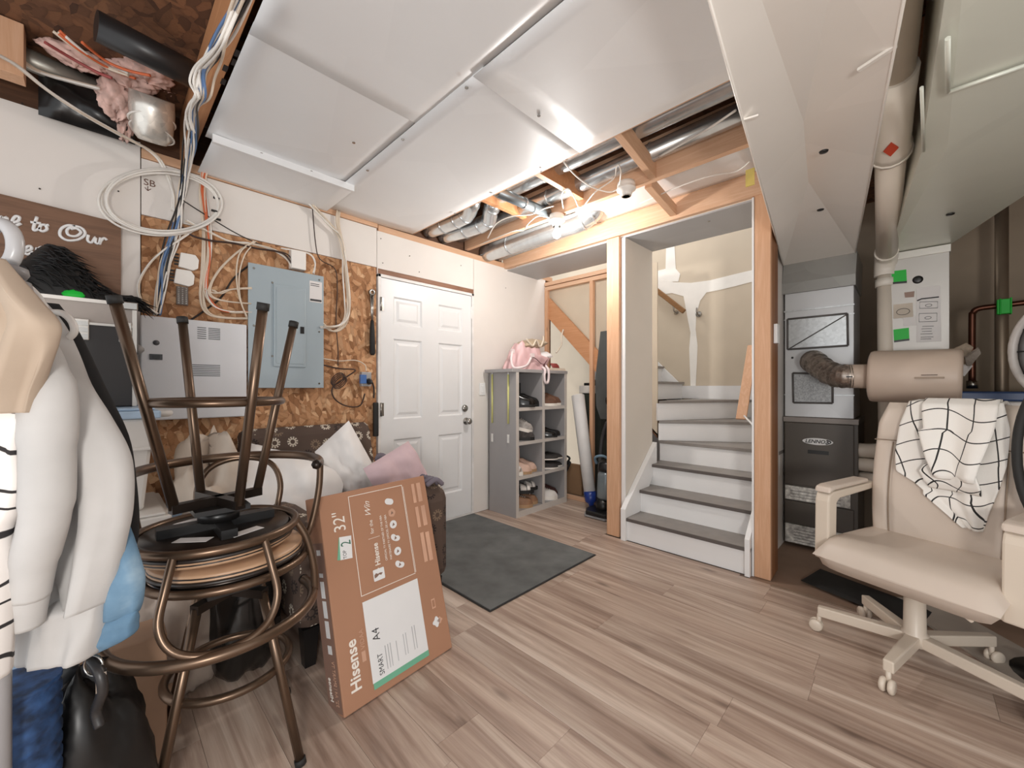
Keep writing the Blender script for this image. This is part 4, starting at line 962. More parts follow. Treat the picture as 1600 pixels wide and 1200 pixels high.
# ---- shoes: built toe towards +x in local space, turned to face the room
def shoe(name, label, cat, L, um, sm, loc, rz, kind='sneaker', group=None, wd=None, tilt=0):
    t = thing(name, label, cat, (0, 0, 0), group); W = wd or L*.19
    def half(u): return W*(.62+.38*sin(PI*min(1, max(0, (u-.05)/.95))**1.2)) * (1-max(0, (u-.78)/.22)**2.4*.95) * (1-max(0, (.12-u)/.12)**2*.6)
    st_ = {'heel': .018, 'boot': .025, 'sneaker': .03, 'flat': .012, 'slide': .032}[kind]
    hl = {'heel': .07, 'boot': .03}.get(kind, 0)
    arch = lambda u: hl*max(0, 1-u/.55)**1.3 if u < .55 else 0
    so = B(); n = 14; top = []; bot = []
    for i in range(n+1):
        u = i/n; h = half(u)+.003
        top.append((u*L, h, arch(u)+st_)); bot.append((u*L, h, arch(u)))
    vs = []; fs = []
    for i in range(n+1):
        (x, h, zt), (_, _, zb) = top[i], bot[i]; vs += [(x, -h, zb), (x, h, zb), (x, h, zt), (x, -h, zt)]
    for i in range(n):
        a = i*4; fs += [(a+k, a+(k+1) % 4, a+4+(k+1) % 4, a+4+k) for k in range(4)]
    fs += [(0, 1, 2, 3), (n*4+3, n*4+2, n*4+1, n*4)]
    so.add(vs, [tuple(reversed(f)) for f in fs])
    mk('sole', so, sm, t)
    if hl: mk('heel', B().box(.0, -half(.1)*.75, 0, L*(.24 if kind == 'boot' else .10), half(.1)*.75, hl*.9+.003), sm, t)
    ub = B()
    if kind == 'slide':
        for u0, u1 in ((.50, .72), (.74, .86)):
            ub.grid(lambda u, v: ((u0+(u1-u0)*v)*L, half(u0+(u1-u0)*v)*cos(PI*u)*1.04, st_+.055*sin(PI*u)*(1-.4*(v))), 12, 4)
        o = mk('strap', ub, um, t); o.modifiers.new('t', 'SOLIDIFY').thickness = .005
    else:
        prof = {'sneaker': (.085, .045), 'heel': (.055, .035), 'boot': (.10, .05), 'flat': (.05, .03)}[kind]
        def ht(u):
            a, b_ = prof
            if u < .42: return a-.012*sin(PI*u/.42)
            f = (u-.42)/.58; return (a*(1-f)**1.2+b_*(1-(1-f)**1.2))*(1-max(0, (f-.75)/.25)**2*.75)
        def fn(u, v):
            uu = .005+v*.99; th = PI*u; h = half(uu)
            z = arch(uu)+st_+ht(uu)*(sin(th)**.55)
            if kind != 'boot' and uu < .48 and .22 < u < .78:      # open throat
                z = arch(uu)+st_+min(ht(uu), ht(uu))*(.62 if .32 < u < .68 else .97)
            return (uu*L, h*cos(th)*(1 if sin(th) < .7 else 1), z)
        ub.grid(fn, 14, 18)
        if kind == 'boot':
            ub.lathe([(W*.72, .04), (W*.70, .12), (W*.78, .22), (W*.74, .225), (W*.62, .12)], (L*.22, 0, 0), (-.06, 0, 1), 16)
        mk('upper', ub, um, t)
        if kind == 'sneaker':
            lc = B()
            for k_ in range(4):
                u = .48+.07*k_; z = arch(u)+st_+ht(u)+.003; lc.tube([(u*L, -half(u)*.4, z-.003), (u*L, 0, z), (u*L, half(u)*.4, z-.003)], .003, 5)
            mk('laces', lc, gl, t)
    t.location = loc; t.rotation_euler = (0, tilt, rz); return t
leather = mat('shiny_black_leather', '#151414', .18); suede = mat('brown_suede', '#6d4c3a', .8, 0, .1, 20)
beige = mat('beige_pump_leather', '#cfae9c', .5); darkm = mat('dark_mesh_shoe', '#332f2e', .8); ws = mat('white_sole', '#e3dcd3', .6); gum = mat('tan_sole', '#a88765', .7)
greyf = mat('grey_furry_slipper', '#a9a39e', .95, 0, .12, 40, .6, 120); tan_ = mat('tan_leather', '#8f6a4f', .6, 0, .1, 15); whitec = mat('white_canvas', '#dcd6d0', .8); winer = mat('dark_red_brown', '#4a2c28', .6)
c1, c2 = CX0+T, CXM+T/2
FW = -PI/2
sy = CY0+.285
def pair(name, cat, L, um, sm, xs__, z, kind, labels, dr=(0, .1), dy=0, dz=0, tilt=0):
    b0_ = c1 if xs__[0] < c2 else c2
    for i, (lb_, d_) in enumerate(zip(labels, dr)): shoe(name, lb_, cat, L, um, sm, (b0_+.035+.105*i, CY0+.185+.03*i, z+dz), rad(-47)+d_*.6, kind, tilt=tilt)
pair('ankle_boot', 'boot', .27, leather, blackrub, (c1+.085, c1+.20), SZ[3], 'boot', ('left shiny black ankle boot in the top cubby beneath the pink bag strap', 'right shiny black ankle boot in the top cubby, toe turned outward'), (0, .25))
pair('ankle_boot', 'boot', .25, suede, ws, (c2+.09, c2+.20), SZ[3], 'boot', ('left brown suede boot with white sole in the top right cubby', 'right brown suede boot with white sole in the top right cubby'), (.05, .15))
shoe('slipper', 'grey fuzzy shoe lying tilted on top in the second cubby of the left column', 'shoe', .25, greyf, ws, (c1+.05, CY0+.20, SZ[2]+.125), rad(-45), 'sneaker', tilt=.25)
shoe('slipper', 'dark furry shoe underneath in the second cubby of the left column', 'shoe', .26, mat('dark_fur', '#45403e', .95, 0, .2, 40, .6, 100), blackrub, (c1+.06, CY0+.20, SZ[2]), rad(-48), 'sneaker')
pair('court_shoe', 'shoe', .25, leather, blackrub, (c2+.09, c2+.20), SZ[2], 'heel', ('left black heeled shoe in the second cubby of the right column', 'right black heeled shoe in the second cubby of the right column'), (-.1, .3))
pair('ankle_boot', 'boot', .24, beige, gum, (c1+.12, c1+.235), SZ[1], 'boot', ('left beige bootie standing in the third cubby of the left column', 'right beige bootie standing in the third cubby of the left column'), (0, .1))
shoe('small_sandal', 'small white sandal in front of the beige booties', 'shoe', .16, whitec, ws, (c1+.045, CY0+.165, SZ[1]), rad(-80), 'slide', wd=.035)
pair('low_sneaker', 'shoe', .26, darkm, ws, (c2+.10, c2+.21), SZ[1], 'flat', ('left black flat shoe at the bottom of the third right cubby', 'right black flat shoe at the bottom of the third right cubby'), (0, .1))
pair('low_sneaker', 'shoe', .26, darkm, ws, (c2+.10, c2+.215), SZ[1], 'flat', ('left white-soled black shoe stacked on the flats in the third right cubby', 'right white-soled black shoe stacked on the flats in the third right cubby'), (.1, -.1), dz=.085)
pair('slide_sandal', 'sandal', .26, whitec, blackrub, (c1+.09, c1+.215), SZ[0]+.13, 'slide', ('left white-strapped black sandal on the pile in the bottom left cubby', 'right white-strapped black sandal on the pile in the bottom left cubby'), (.1, .35))
pair('loafer', 'shoe', .25, tan_, gum, (c1+.075, c1+.20), SZ[0], 'sneaker', ('left tan brown shoe under the sandals in the bottom left cubby', 'right tan brown shoe under the sandals in the bottom left cubby'), (0, .1))
shoe('sneaker', 'white canvas sneaker leaning forward in the bottom right cubby', 'shoe', .27, whitec, ws, (c2+.04, CY0+.21, SZ[0]), rad(-50), 'sneaker')
shoe('ankle_boot', 'dark red-brown boot beside the white sneaker in the bottom right cubby', 'boot', .25, winer, blackrub, (c2+.15, CY0+.27, SZ[0]), rad(-50), 'boot')

# ---- things on top of the shelf
pinkl = mat('pink_leather', '#d8b3b4', .45, 0, .03, 8); pinkd = mat('white_pink_strap', '#e6d6d6', .5); canv = mat('khaki_canvas', '#b7a58e', .8, 0, .06, 10)
bag = thing('pink_handbag', 'slouched pink leather handbag with long straps on the shoe shelf', 'handbag', (2.9, 2.63, CH))
bb = B()
def bagf(u, v):
    th = u*2*PI; z = v; k_ = (1-.35*z)*(1+.06*sin(5*th+3*z)+.05*sin(9*th-5*z)+.03*sin(15*th+7*z))
    return (2.915+.27*k_*cos(th)*(1-.15*z), 2.66+.15*k_*sin(th), CH+.002+.225*(z**.8)*(1+.14*sin(2*th+1)+.07*sin(7*th)+.04*sin(12*th)))
bb.grid(bagf, 72, 20, cu=True); n_ = len(bb.v); bb.add([(2.915, 2.66, CH+.19)], []); bb.f += [(20*72+k_, 20*72+(k_+1) % 72, n_) for k_ in range(72)]; bb.sm += [True]*72
mk('bag_body', bb, pinkl, bag)
mk('pocket_flap', B().pillow((2.97, 2.535, CH+.08), (.12, .0, -.02), (.02, -.015, .06), (.1, -1, .2), .05, 12, 8), pinkl, bag)
mk('strap', B().tube(cr([(2.66, 2.60, CH+.165), (2.615, 2.57, CH+.09), (2.60, 2.53, CH+.015), (2.66, 2.50, CH+.012), (2.74, 2.49, CH+.04), (2.80, 2.50, CH+.10), (2.84, 2.52, CH+.13)], 6), .011, 8), pinkd, bag)
mk('hanging_strap', B().tube(cr([(2.985, 2.52, CH+.03), (2.98, 2.478, CH+.0), (2.965, 2.474, CH-.06), (2.975, 2.472, CH-.115), (3.01, 2.470, CH-.12), (3.03, 2.472, CH-.06), (3.025, 2.478, CH+.01), (3.02, 2.52, CH+.05)], 6), .013, 8), pinkd, bag)
zb = B().tube(cr([(2.80, 2.505, CH+.125), (2.88, 2.50, CH+.10), (2.95, 2.50, CH+.06), (3.0, 2.505, CH+.055)], 5), .004, 5).tube(cr([(3.0, 2.505, CH+.055), (3.06, 2.51, CH+.11), (3.09, 2.53, CH+.13)], 5), .004, 5).box(2.985, 2.498, CH+.03, 3.01, 2.506, CH+.06)
mk('zip_line', zb, mat('dark_pink_zip', '#6b4a4c', .5), bag)
mk('strap_buckle', B().box(2.80, 2.49, CH+.115, 2.845, 2.505, CH+.15).box(2.645, 2.59, CH+.15, 2.68, 2.61, CH+.185), pinkd, bag)
kb_ = thing('khaki_bag', 'small khaki canvas bag with crossing straps lying on the pink handbag', 'bag', (3.0, 2.68, CH+.19))
mk('bag_body', B().pillow((3.0, 2.68, CH+.255), (.19, .02, .03), (0, .1, .0), (0, 0, 1), .10, 14, 5), canv, kb_)
mk('strap', B().tube(cr([(2.83, 2.58, CH+.29), (2.90, 2.565, CH+.23), (2.96, 2.57, CH+.29), (3.02, 2.575, CH+.23), (3.10, 2.60, CH+.30), (3.17, 2.66, CH+.35)], 6), .010, 6), mat('pale_strap', '#d8cbb8', .7), kb_)
single('white_cloth', B().pillow((3.10, 2.60, CH+.15), (.10, .0, .02), (0, .05, .03), (.1, -1, .5), .07, 12, 6), mat('white_cotton', '#e5e2e2', .85), 'small folded white cloth tucked at the right of the pink handbag', 'cloth', (3.1, 2.6, CH+.12))
single('paper_stack', B().box(3.10, 2.50, CH+.001, 3.34, 2.62, CH+.012).box(3.11, 2.505, CH+.013, 3.335, 2.63, CH+.026), mat('cream_paper', '#d9cbbb', .8), 'thin stack of cream papers at the right end of the shelf top', 'papers', (3.22, 2.56, CH))
single('red_pouch', B().pillow((3.215, 2.545, CH+.052), (.055, 0, 0), (0, .02, .025), (0, -1, .3), .04, 10, 4), mat('dark_red_pouch', '#8d3a36', .5), 'small dark red pouch on the papers at the right end of the shelf top', 'pouch', (3.215, 2.545, CH+.027))
single('hanging_rope', B().tube(cr([(3.43, 2.60, 1.78), (3.42, 2.62, 1.70), (3.41, 2.61, 1.62), (3.36, 2.64, 1.53)], 5), .008, 6), mat('pale_rope', '#d8cdbd', .8), 'pale rope end dangling by the diagonal stringer above the shelf', 'rope', (3.43, 2.6, 1.78))

# ================================================================== UNDER THE STAIRS
q0, q1 = on_x(903, 618, 3.42), V((3.29, 2.18, .17))
wr_ = thing('white_roll', 'long white paper-wrapped roll with a blue funnel end leaning under the stairs', 'roll', (3.3, 2.2, 0))
dv = (q0-q1).normalized()
mk('paper_tube', B().tube([q1, q1+(q0-q1)*.5, q0], [.055, .062, .066], 14), mat('white_wrap', '#dcdad8', .6, 0, .02), wr_)
mk('blue_funnel', B().tube([q1-dv*.0, q1-dv*.09, q1-dv*.11, q1-dv*.17], [.060, .052, .028, .014], 14), mat('deep_blue_plastic', '#203a86', .35), wr_)
vc = thing('vacuum_cleaner', 'upright black and silver vacuum cleaner behind the left post', 'vacuum cleaner', (3.2, 2.0, 0))
V0 = V((3.18, 1.985, 0))
hb = B(); hb.prism([V0+V((x, y, .012)) for x, y in ((-.02, -.15), (.10, -.15), (.13, -.06), (.13, .06), (.10, .15), (-.02, .15), (-.10, .10), (-.10, -.10))], (0, 0, .045))
mk('floor_head', hb, blackpl, vc, .012)
mk('head_bumper', B().prism([V0+V((x, y, .008)) for x, y in ((-.03, -.155), (.0, -.155), (.0, .155), (-.03, .155), (-.112, .105), (-.112, -.105))], (0, 0, .012)), mat('grey_bumper', '#8f8f90', .5), vc)
mk('wheel', B().lathe([(.0, -.014), (.04, -.014), (.045, 0), (.04, .014), (0, .014)], V0+V((.10, -.155, .045)), (0, 1, 0), 18), blackrub, vc)
mk('dust_bin', B().lathe([(.065, .15), (.075, .17), (.078, .36), (.07, .40)], V0+V((.03, -.01, 0)), (.12, 0, 1), 20), mat('smoky_bin', '#7f898d', .2, .2), vc)
mk('bin_lid', B().lathe([(.078, .40), (.082, .42), (.08, .47), (.05, .50)], V0+V((.03, -.01, 0)), (.12, 0, 1), 20), blackpl, vc)
mk('carry_handle', B().tube(cr([V0+V((.02, .06, .47)), V0+V((-.02, .05, .53)), V0+V((0, -.02, .55)), V0+V((.06, -.07, .50))], 5), .012, 8), mat('blue_grey_handle', '#6c8799', .4), vc)
mk('motor_body', B().lathe([(.06, .05), (.07, .08), (.06, .15)], V0+V((.03, 0, 0)), (.1, 0, 1), 16), blackpl, vc)
mk('handle_pole', B().tube([V0+V((.08, -.02, .48)), V0+V((.16, -.05, 1.0))], .018, 10), blackpl, vc)
mk('handle_grip', B().tube(cr([V0+V((.16, -.05, 1.0)), V0+V((.14, .02, 1.07)), V0+V((.18, .05, 1.02)), V0+V((.18, 0, .98))], 5), .014, 8), blackpl, vc)
mk('hose', B().tube(cr([V0+V((.07, .05, .15)), V0+V((.12, .09, .4)), V0+V((.14, .07, .7)), V0+V((.14, .0, .85)), V0+V((.12, -.05, .6))], 6), .018, 10), mat('ribbed_hose', '#3b3b3c', .5), vc)
trb = thing('waste_bin', 'tall dark bin with a white rim under the stairs behind the stud', 'bin', (3.75, 2.25, 0))
q = on_x(929, 607, 3.62)
mk('bin_body', B().prism([(3.64, 2.10, .02), (3.64, 2.46, .02), (3.62, 2.50, q.z-.05), (3.62, 2.06, q.z-.05)], (.30, 0, 0)), mat('dark_green_bin', '#2e332d', .4), trb, .01)
mk('bin_rim', B().box(3.60, 2.04, q.z-.05, 3.95, 2.52, q.z+.03), mat('white_bin_rim', '#d6d2cc', .5), trb, .006)
mk('bin_lid', B().box(3.63, 2.08, q.z+.03, 3.92, 2.48, q.z+.06), blackpl, trb, .006)
mk('lid_knob', B().lathe([(.04, 0), (.03, .03), (0, .035)], (3.72, 2.40, q.z+.06), (0, 0, 1), 12), blackpl, trb)
sl = on_x(940, 600, 3.40)
single('dark_panel', B().prism([on_x(*p, 3.42) for p in ((938, 518), (952, 516), (952, 655), (938, 655), (931, 634), (930, 590))][::-1], (.02, 0, 0)), mat('slate_panel', '#4e504f', .5), 'tall slate-grey panel peeking out behind the left post', 'panel', tuple(sl), bev=.004)
single('cardboard_sheet', B().box(3.62, 2.50, .005, 3.66, 2.83, .33), mat('brown_cardboard', '#9b7a5b', .85, 0, .03), 'brown cardboard box side on the floor beneath the diagonal stringer', 'cardboard', (3.64, 2.66, 0))
single('black_strap', B().tube(cr([on_x(884, 712, 3.58), on_x(890, 716, 3.57), on_x(885, 725, 3.57), on_x(891, 722, 3.57), on_x(883, 740, 3.57)], 4), .012, 6), blackrub, 'knotted black strap hanging on the cardboard sheet under the stairs', 'strap', tuple(on_x(886, 720, 3.58)))

# ================================================================== ARMCHAIR WITH CUSHIONS
ac = thing('armchair', 'brown flower-patterned armchair with white pillows beside the door', 'armchair', (.95, 2.3, 0))
AX0, AX1, AYF, AYB = .57, 1.30, 1.76, 2.80
def rbox(x0, y0, z0, x1, y1, z1): return B().box(x0, y0, z0, x1, y1, z1)
mk('seat_base', rbox(AX0+.02, AYF+.02, .16, AX1-.02, AYB-.05, .36), flower_m, ac, .03)
mk('seat_cushion', rbox(AX0+.13, AYF, .36, AX1-.13, AYB-.30, .47), flower_m, ac, .045)
mk('backrest', B().prism([(AX0, AYB-.30, .30), (AX0, AYB, .20), (AX0, AYB+.055, .90), (AX0, AYB-.06, .93), (AX0, AYB-.11, .90)], (AX1-AX0+.03, 0, 0)), flower_m, ac, .045)
mk('arm', rbox(AX0-.01, AYF, .16, AX0+.13, AYB-.10, .60), flower_m, ac, .05)
mk('arm', B().prism([(AX1-.14, AYF, .16), (AX1-.14, AYB-.1, .16), (AX1-.14, AYB-.1, .66), (AX1-.14, AYF+.1, .66), (AX1-.14, AYF, .62)], (.16, 0, 0)), flower_m, ac, .05)
for x, y in ((AX0+.05, AYF+.05), (AX1-.05, AYF+.05), (AX0+.05, AYB-.1), (AX1-.05, AYB-.1)):
    mk('leg', B().lathe([(.030, .0), (.045, .165)], (x, y, 0), (0, 0, 1), 4, smooth=False), blackpl, ac)
pw = mat('white_pillow_cotton', '#ece9e6', .9, 0, .01, 5, .1, 30); pkc = mat('pink_cushion_cloth', '#cdb4b9', .9, 0, .03, 6, .1, 40); prc = mat('grey_violet_cloth', '#77707a', .9, 0, .05, 6)
single('white_pillow', B().pillow(on_y(545, 657, 2.45)+V((.10, -.06, -.23))+V((-.10, 0, -.085)), (.10, -.06, -.23), (-.10, 0, -.085), (-.25, -.9, .1), .19, 22, 11), pw, 'white pillow standing on its corner against the armchair back', 'pillow', (1.13, 2.40, .5), 'white pillows')
single('white_pillow', B().pillow((.70, 2.33, .60), (.22, -.10, -.10), (.09, .12, .17), (-.2, -.6, .7), .20, 22, 12), pw, 'rumpled white pillow slumped over the left arm of the armchair', 'pillow', (.72, 2.12, .5), 'white pillows')
single('pink_cushion', B().pillow((1.16, 1.98, .66), (.16, .05, .05), (-.07, .03, .15), (.1, -.8, .45), .13, 18, 13), pkc, 'dusty pink cushion between the white pillow and the right arm', 'cushion', (1.16, 2.0, .5))
nv = B()
nv.grid(lambda u, v: (1.14+.15*u+.06*v, 2.22-.30*v+.02*sin(9*u), .735-.13*v*v-.05*u*v+.020*sin(14*u+3*v)+.012*sin(9*v+5*u)), 20, 16)
o = single('grey_blanket', nv, prc, 'crumpled grey-violet cloth lying over the right arm of the armchair', 'cloth', (1.2, 2.1, .68)); o.modifiers.new('t', 'SOLIDIFY').thickness = .02
rf = B()
for k_ in range(5):
    rf.tube(cr([(1.20+.010*k_, 1.80+.03*k_, .655+.012*sin(k_*2)), (1.24, 1.775+.03*k_, .685), (1.29-.008*k_, 1.79+.03*k_, .65)], 4), .013, 6)
single('frilled_edge', rf, prc, 'grey ruffled cloth edge bunched on top of the right armchair arm', 'cloth', (1.24, 1.8, .63))

# ---- television carton
kraft = mat('kraft_cardboard', '#a97d62', .8, 0, .02, 3); kraft_d = mat('kraft_side_print', '#86685a', .8, 0, .03, 4)
bx = thing('tv_carton', 'tall brown television carton with white print leaning on the armchair', 'carton', (.604, 1.416, 0))
O = V((.604, 1.416, .004)); ex = V((.9966, .085, 0)).normalized(); ey = V((-.02226, .26096, .96509)).normalized(); ez = ex.cross(ey).normalized()   # ez faces the room
BW, BH, BD = .506, .77, .115
mk('carton_body', B().obox(O-ez*BD, ex*BW, ey*BH, ez*BD), kraft, bx, .004)
F_ = lambda a, b, c=.0008: O+ex*a+ey*b+ez*c
def pprint(name, poly, m, c=.0012, th=.0006, parent=bx):
    return mk(name, B().prism([F_(a, b, c) for a, b in poly], ez*th), m, parent)
def rect(a0, b0, a1, b1): return [(a0, b0), (a1, b0), (a1, b1), (a0, b1)]
lab_w = mat('white_label_print', '#e3e3e3', .5, 0, .008); lab_g = mat('green_print', '#6fae90', .6, 0, .02); pale = mat('pale_kraft_print', '#c99f86', .8)
wl_ = pprint('white_label', rect(.119, .05, .380, .341), lab_w)
pprint('green_band', rect(.121, .028, .380, .05), lab_g)
ft = B()
for (a0, b0, a1, b1) in ((.118, .364, .1205, .748), (.3725, .368, .375, .748), (.118, .746, .375, .7485), (.118, .363, .375, .3655), (.378, .368, .380, .74)):
    ft.prism([F_(a, b, .0012) for a, b in rect(a0, b0, a1, b1)], ez*.0005)
mk('frame_line', ft, wtxt, bx)
bars = B()
for a0, b0, a1, b1 in ((.424, .656, .440, .742), (.452, .656, .474, .742), (.426, .546, .443, .637), (.458, .546, .480, .636), (.431, .392, .450, .520), (.459, .390, .480, .516)):
    bars.prism([F_(a, b, .0012) for a, b in rect(a0, b0, a1, b1)], ez*.0005)
mk('print_bar', bars, pale, bx)
tx = lambda s, size, a, b, m=wtxt, nm_='lettering', **k: text(nm_, s, size, F_(a, b, .0018), ey, -ex, m, bx, **k)
tx('32"', .068, .092, .622, sx=.86); tx('Hisense', .056, .074, .058, bold=.0012, sx=.98)
tx('VIDAA', .024, .106, .183, pale); tx('SMART', .030, .171, .062, ktxt, sx=.82); tx('A4', .044, .171, .186, ktxt, sx=.9)
pprint('vidaa_mark', rect(.090, .140, .106, .176), pale)
tx('Hisense', .032, .217, .452, bold=.0006, sx=.87); tx('for the', .022, .208, .580, sx=.9)
tx('Win', .036, .206, .648, shear=.5); tx('OFFICIAL TV PARTNER OF THE NBA', .0135, .252, .458, sx=.85); tx('PARTENAIRE TV OFFICIEL DE LA NBA', .0135, .274, .456, sx=.82)
tx('•', .02, .212, .437)
mk('divider_line', B().prism([F_(a, b, .0012) for a, b in rect(.180, .562, .232, .5635)], ez*.0005), wtxt, bx)
lg = pprint('logo_plate', [(.180+.05*.5*(1+cx), .418+.022*cy) for cx, cy in [(.94, -1), (1, -.8), (1, .8), (.94, 1), (-.94, 1), (-1, .8), (-1, -.8), (-.94, -1)]], lab_w)
pprint('logo_figure', [(.184, .408), (.195, .411), (.205, .417), (.214, .413), (.222, .420), (.210, .423), (.200, .421), (.192, .426), (.184, .420)], kraft_d, .0020, .0004, lg)
def blobp(name, a, b, r, f, m=lab_w):
    return pprint(name, [(a+r*(1+f(t))*cos(t), b+r*(1+f(t))*sin(t)) for t in [i*PI/10 for i in range(20)]], m)
for (a, b), kd in zip([(.299, .690), (.304, .641), (.303, .592), (.303, .535), (.305, .479), (.305, .424)], (0, 3, 1, 2, 1, 2)):
    e = blobp('emblem', a, b, .017, [lambda t: .25*cos(2*t+.6), lambda t: 0, lambda t: .35*cos(2*t+1)+.1*cos(3*t), lambda t: .05*cos(5*t)][kd], lab_w if kd != 3 else pale)
    if kd: mk('emblem_mark', B().prism([F_(a-.006, b-.007, .002), F_(a+.007, b-.003, .002), F_(a, b+.008, .002)], ez*.0004), kraft_d, e)
tp = pprint('rating_tag', [(.056, .520), (.104, .514), (.110, .598), (.062, .604)], lab_w); pprint('rating_tag_green', [(.044, .523), (.060, .520), (.072, .600), (.060, .603)], lab_g, .0010)
tx('TOP', .020, .082, .520, ktxt, sx=.8); tx('2', .058, .104, .565, mat('green_dark', '#3f6f5a', .6), sx=.7)
pprint('icon_plate', rect(.432, .192, .452, .232), pale); pprint('icon_hole', rect(.436, .198, .448, .226), kraft, .002, .0004)
blobp('icon_shape', .444, .135, .019, lambda t: .2*cos(4*t), lab_w); blobp('icon_shape', .462, .135, .012, lambda t: .2*cos(4*t), pale)
sp_ = B()
for k_, (x0, y0, y1) in enumerate(((.185, .07, .155), (.197, .07, .155), (.208, .07, .155), (.235, .075, .15), (.27, .08, .16), (.282, .08, .16), (.315, .08, .17), (.327, .08, .17))):
    sp_.prism([F_(a, b, .002) for a, b in rect(x0, y0, x0+.0035, y1)], ez*.0003)
mk('label_print', sp_, mat('grey_small_print', '#b4b4b6', .6), wl_, kind='stuff')
# carton's left side: darker printed strip and lettering
Sd = lambda c, b, o=.001: O-ez*c+ey*b-ex*o
def sprint(name, c0, b0, c1, b1, m, o=.001): return mk(name, B().prism([Sd(c0, b0, o), Sd(c1, b0, o), Sd(c1, b1, o), Sd(c0, b1, o)], -ex*.0006), m, bx)
sprint('side_strip', .006, .01, .108, .60, kraft_d)
for b0, b1 in ((.555, .575), (.475, .49), (.40, .46), (.33, .39), (.26, .32), (.205, .235)): sprint('side_patch', .03, b0, .06, b1, lab_w, .002)
text('side_lettering', 'Hisense', .032, Sd(.085, .04, .0022), ey, ez, wtxt, bx, bold=.0006, sx=.8)
text('side_lettering', '32" A4 | SMART TV', .030, Sd(.045, .03, .0022), ey, ez, pale, bx, sx=.62)

# ================================================================== BAR STOOLS
vinyl = mat('tan_cushion_vinyl', '#b99678', .4, 0, .05, 8); vdark = mat('dark_cushion_trim', '#2b2420', .35); bronze_d = mat('dark_stool_tube', '#2a221d', .3, .6, .05, 5)
def circ(r, z, n=40, cx=0, cy=0): return [V((cx+r*cos(2*PI*i/n), cy+r*sin(2*PI*i/n), z)) for i in range(n)]
def stool(label, zr, rail, leg0, back, RF=.245, zf=.285, flip=1):
    t = thing('bar_stool', label, 'bar stool', (0, 0, 0), 'stacked bar stools')
    zt = zr-.09
    for k_ in range(4):
        a = leg0+k_*PI/2; d = V((cos(a), sin(a), 0))
        p0, p1 = d*RF, d*.115+V((0, 0, zt)); pm_ = p0+(p1-p0)*(zf/zt)
        mk('leg', B().tube([p0+(p1-p0)*.03, pm_, p1], .0135, 10), bronze, t)
        mk('foot_cap', B().tube([p0, p0+(p1-p0)*.035], .0165, 10), blackrub, t)
    rf_ = RF+(.115-RF)*(zf/zt)
    mk('foot_ring', B().tube(circ(rf_-.012, zf), .012, 10, closed=True), bronze, t)
    cf = B()
    for k_ in range(2):
        a = leg0+k_*PI/2; d = V((cos(a), sin(a), 0)); cf.beam(-d*.125+V((0, 0, zt)), d*.125+V((0, 0, zt)), .028, .026)
    mk('cross_frame', cf, bronze_d, t)
    mk('swivel_plate', B().box(-.07, -.07, zt+.013, .07, .07, zt+.028).lathe([(.055, zt+.028), (.055, zt+.06)], (0, 0, 0), (0, 0, 1), 18).box(-.15, -.02, zt+.058, .15, .02, zr-.005).box(-.02, -.15, zt+.058, .02, .15, zr-.005), blackpl, t)
    st = mk('seat_shell', B().lathe([(0, zr-.006), (.19, zr-.006), (.197, zr+.004), (.197, zr+.018), (0, zr+.018)], (0, 0, 0), (0, 0, 1), 40), bronze_d, t)
    stk = B()
    for a, rr in ((back-.5, .13), (back+.55, .12), (back+2.6, .13)):
        c = V((cos(a)*rr, sin(a)*rr, zr-.0075)); u = V((-sin(a), cos(a), 0)); v = V((cos(a), sin(a), 0))
        stk.prism([c-u*.045-v*.018, c+u*.045-v*.018, c+u*.045+v*.018, c-u*.045+v*.018], (0, 0, -.001))
    mk('paper_sticker', stk, paper, st)
    mk('cushion', B().lathe([(.0, zr+.018), (.195, zr+.02), (.204, zr+.026), (.203, zr+.033), (.199, zr+.035), (.203, zr+.038), (.198, zr+.045), (.17, zr+.052), (0, zr+.055)], (0, 0, 0), (0, 0, 1), 44), vinyl, t)
    mk('cushion_piping', B().tube(circ(.2045, zr+.022), .006, 8, closed=True).tube(circ(.201, zr+.035), .003, 6, closed=True), vdark, t)
    mk('seat_ring', B().tube(circ(.213, zr), .0125, 10, closed=True), bronze, t)
    pol = lambda r, a, z: V((r*cos(a), r*sin(a), z))
    rz = zr+rail
    arc = [pol(.255+.035*cos(x), back+x, rz+.0*cos(x)) for x in [(-1.72+3.44*i/24) for i in range(25)]]
    ra = mk('back_rail', B().tube(cr(arc, 3), .0155, 12), bronze, t)
    eb = B()
    for e in (arc[0], arc[-1]): eb.lathe([(0, -.017), (.012, -.012), (.0175, 0), (.012, .012), (0, .017)], e, (0, 0, 1), 14)
    mk('rail_end', eb, bronze_d, ra)
    for s_ in (-1, 1):
        a = back+s_*1.30
        mk('back_support', B().tube(cr([pol(.213, a, zr), pol(.245, a, zr+rail*.25), pol(.268, a, zr+rail*.65), pol(.272, a-s_*.0, rz)], 6), .0115, 10), bronze, t)
    lp = [pol(.213, back-.50, zr), pol(.245, back-.50, zr+rail*.30), pol(.27, back-.50, zr+rail*.62), pol(.280, back-.38, zr+rail*.86), pol(.285, back-.15, zr+rail*.965), pol(.285, back+.15, zr+rail*.965), pol(.280, back+.38, zr+rail*.86), pol(.27, back+.50, zr+rail*.62), pol(.245, back+.50, zr+rail*.30), pol(.213, back+.50, zr)]
    mk('back_loop', B().tube(cr(lp, 6), .0105, 10), bronze, t)
    return t
SC = (.285, 1.55)
s1_ = stool('dark bronze bar stool standing upright beneath an upturned one', .612, .295, rad(215), rad(72), RF=.25)
s1_.location = (SC[0]+.01, SC[1], 0)
s2_ = stool('bronze bar stool turned upside down with its legs in the air', .683, .245, -rad(15), rad(98), RF=.246)
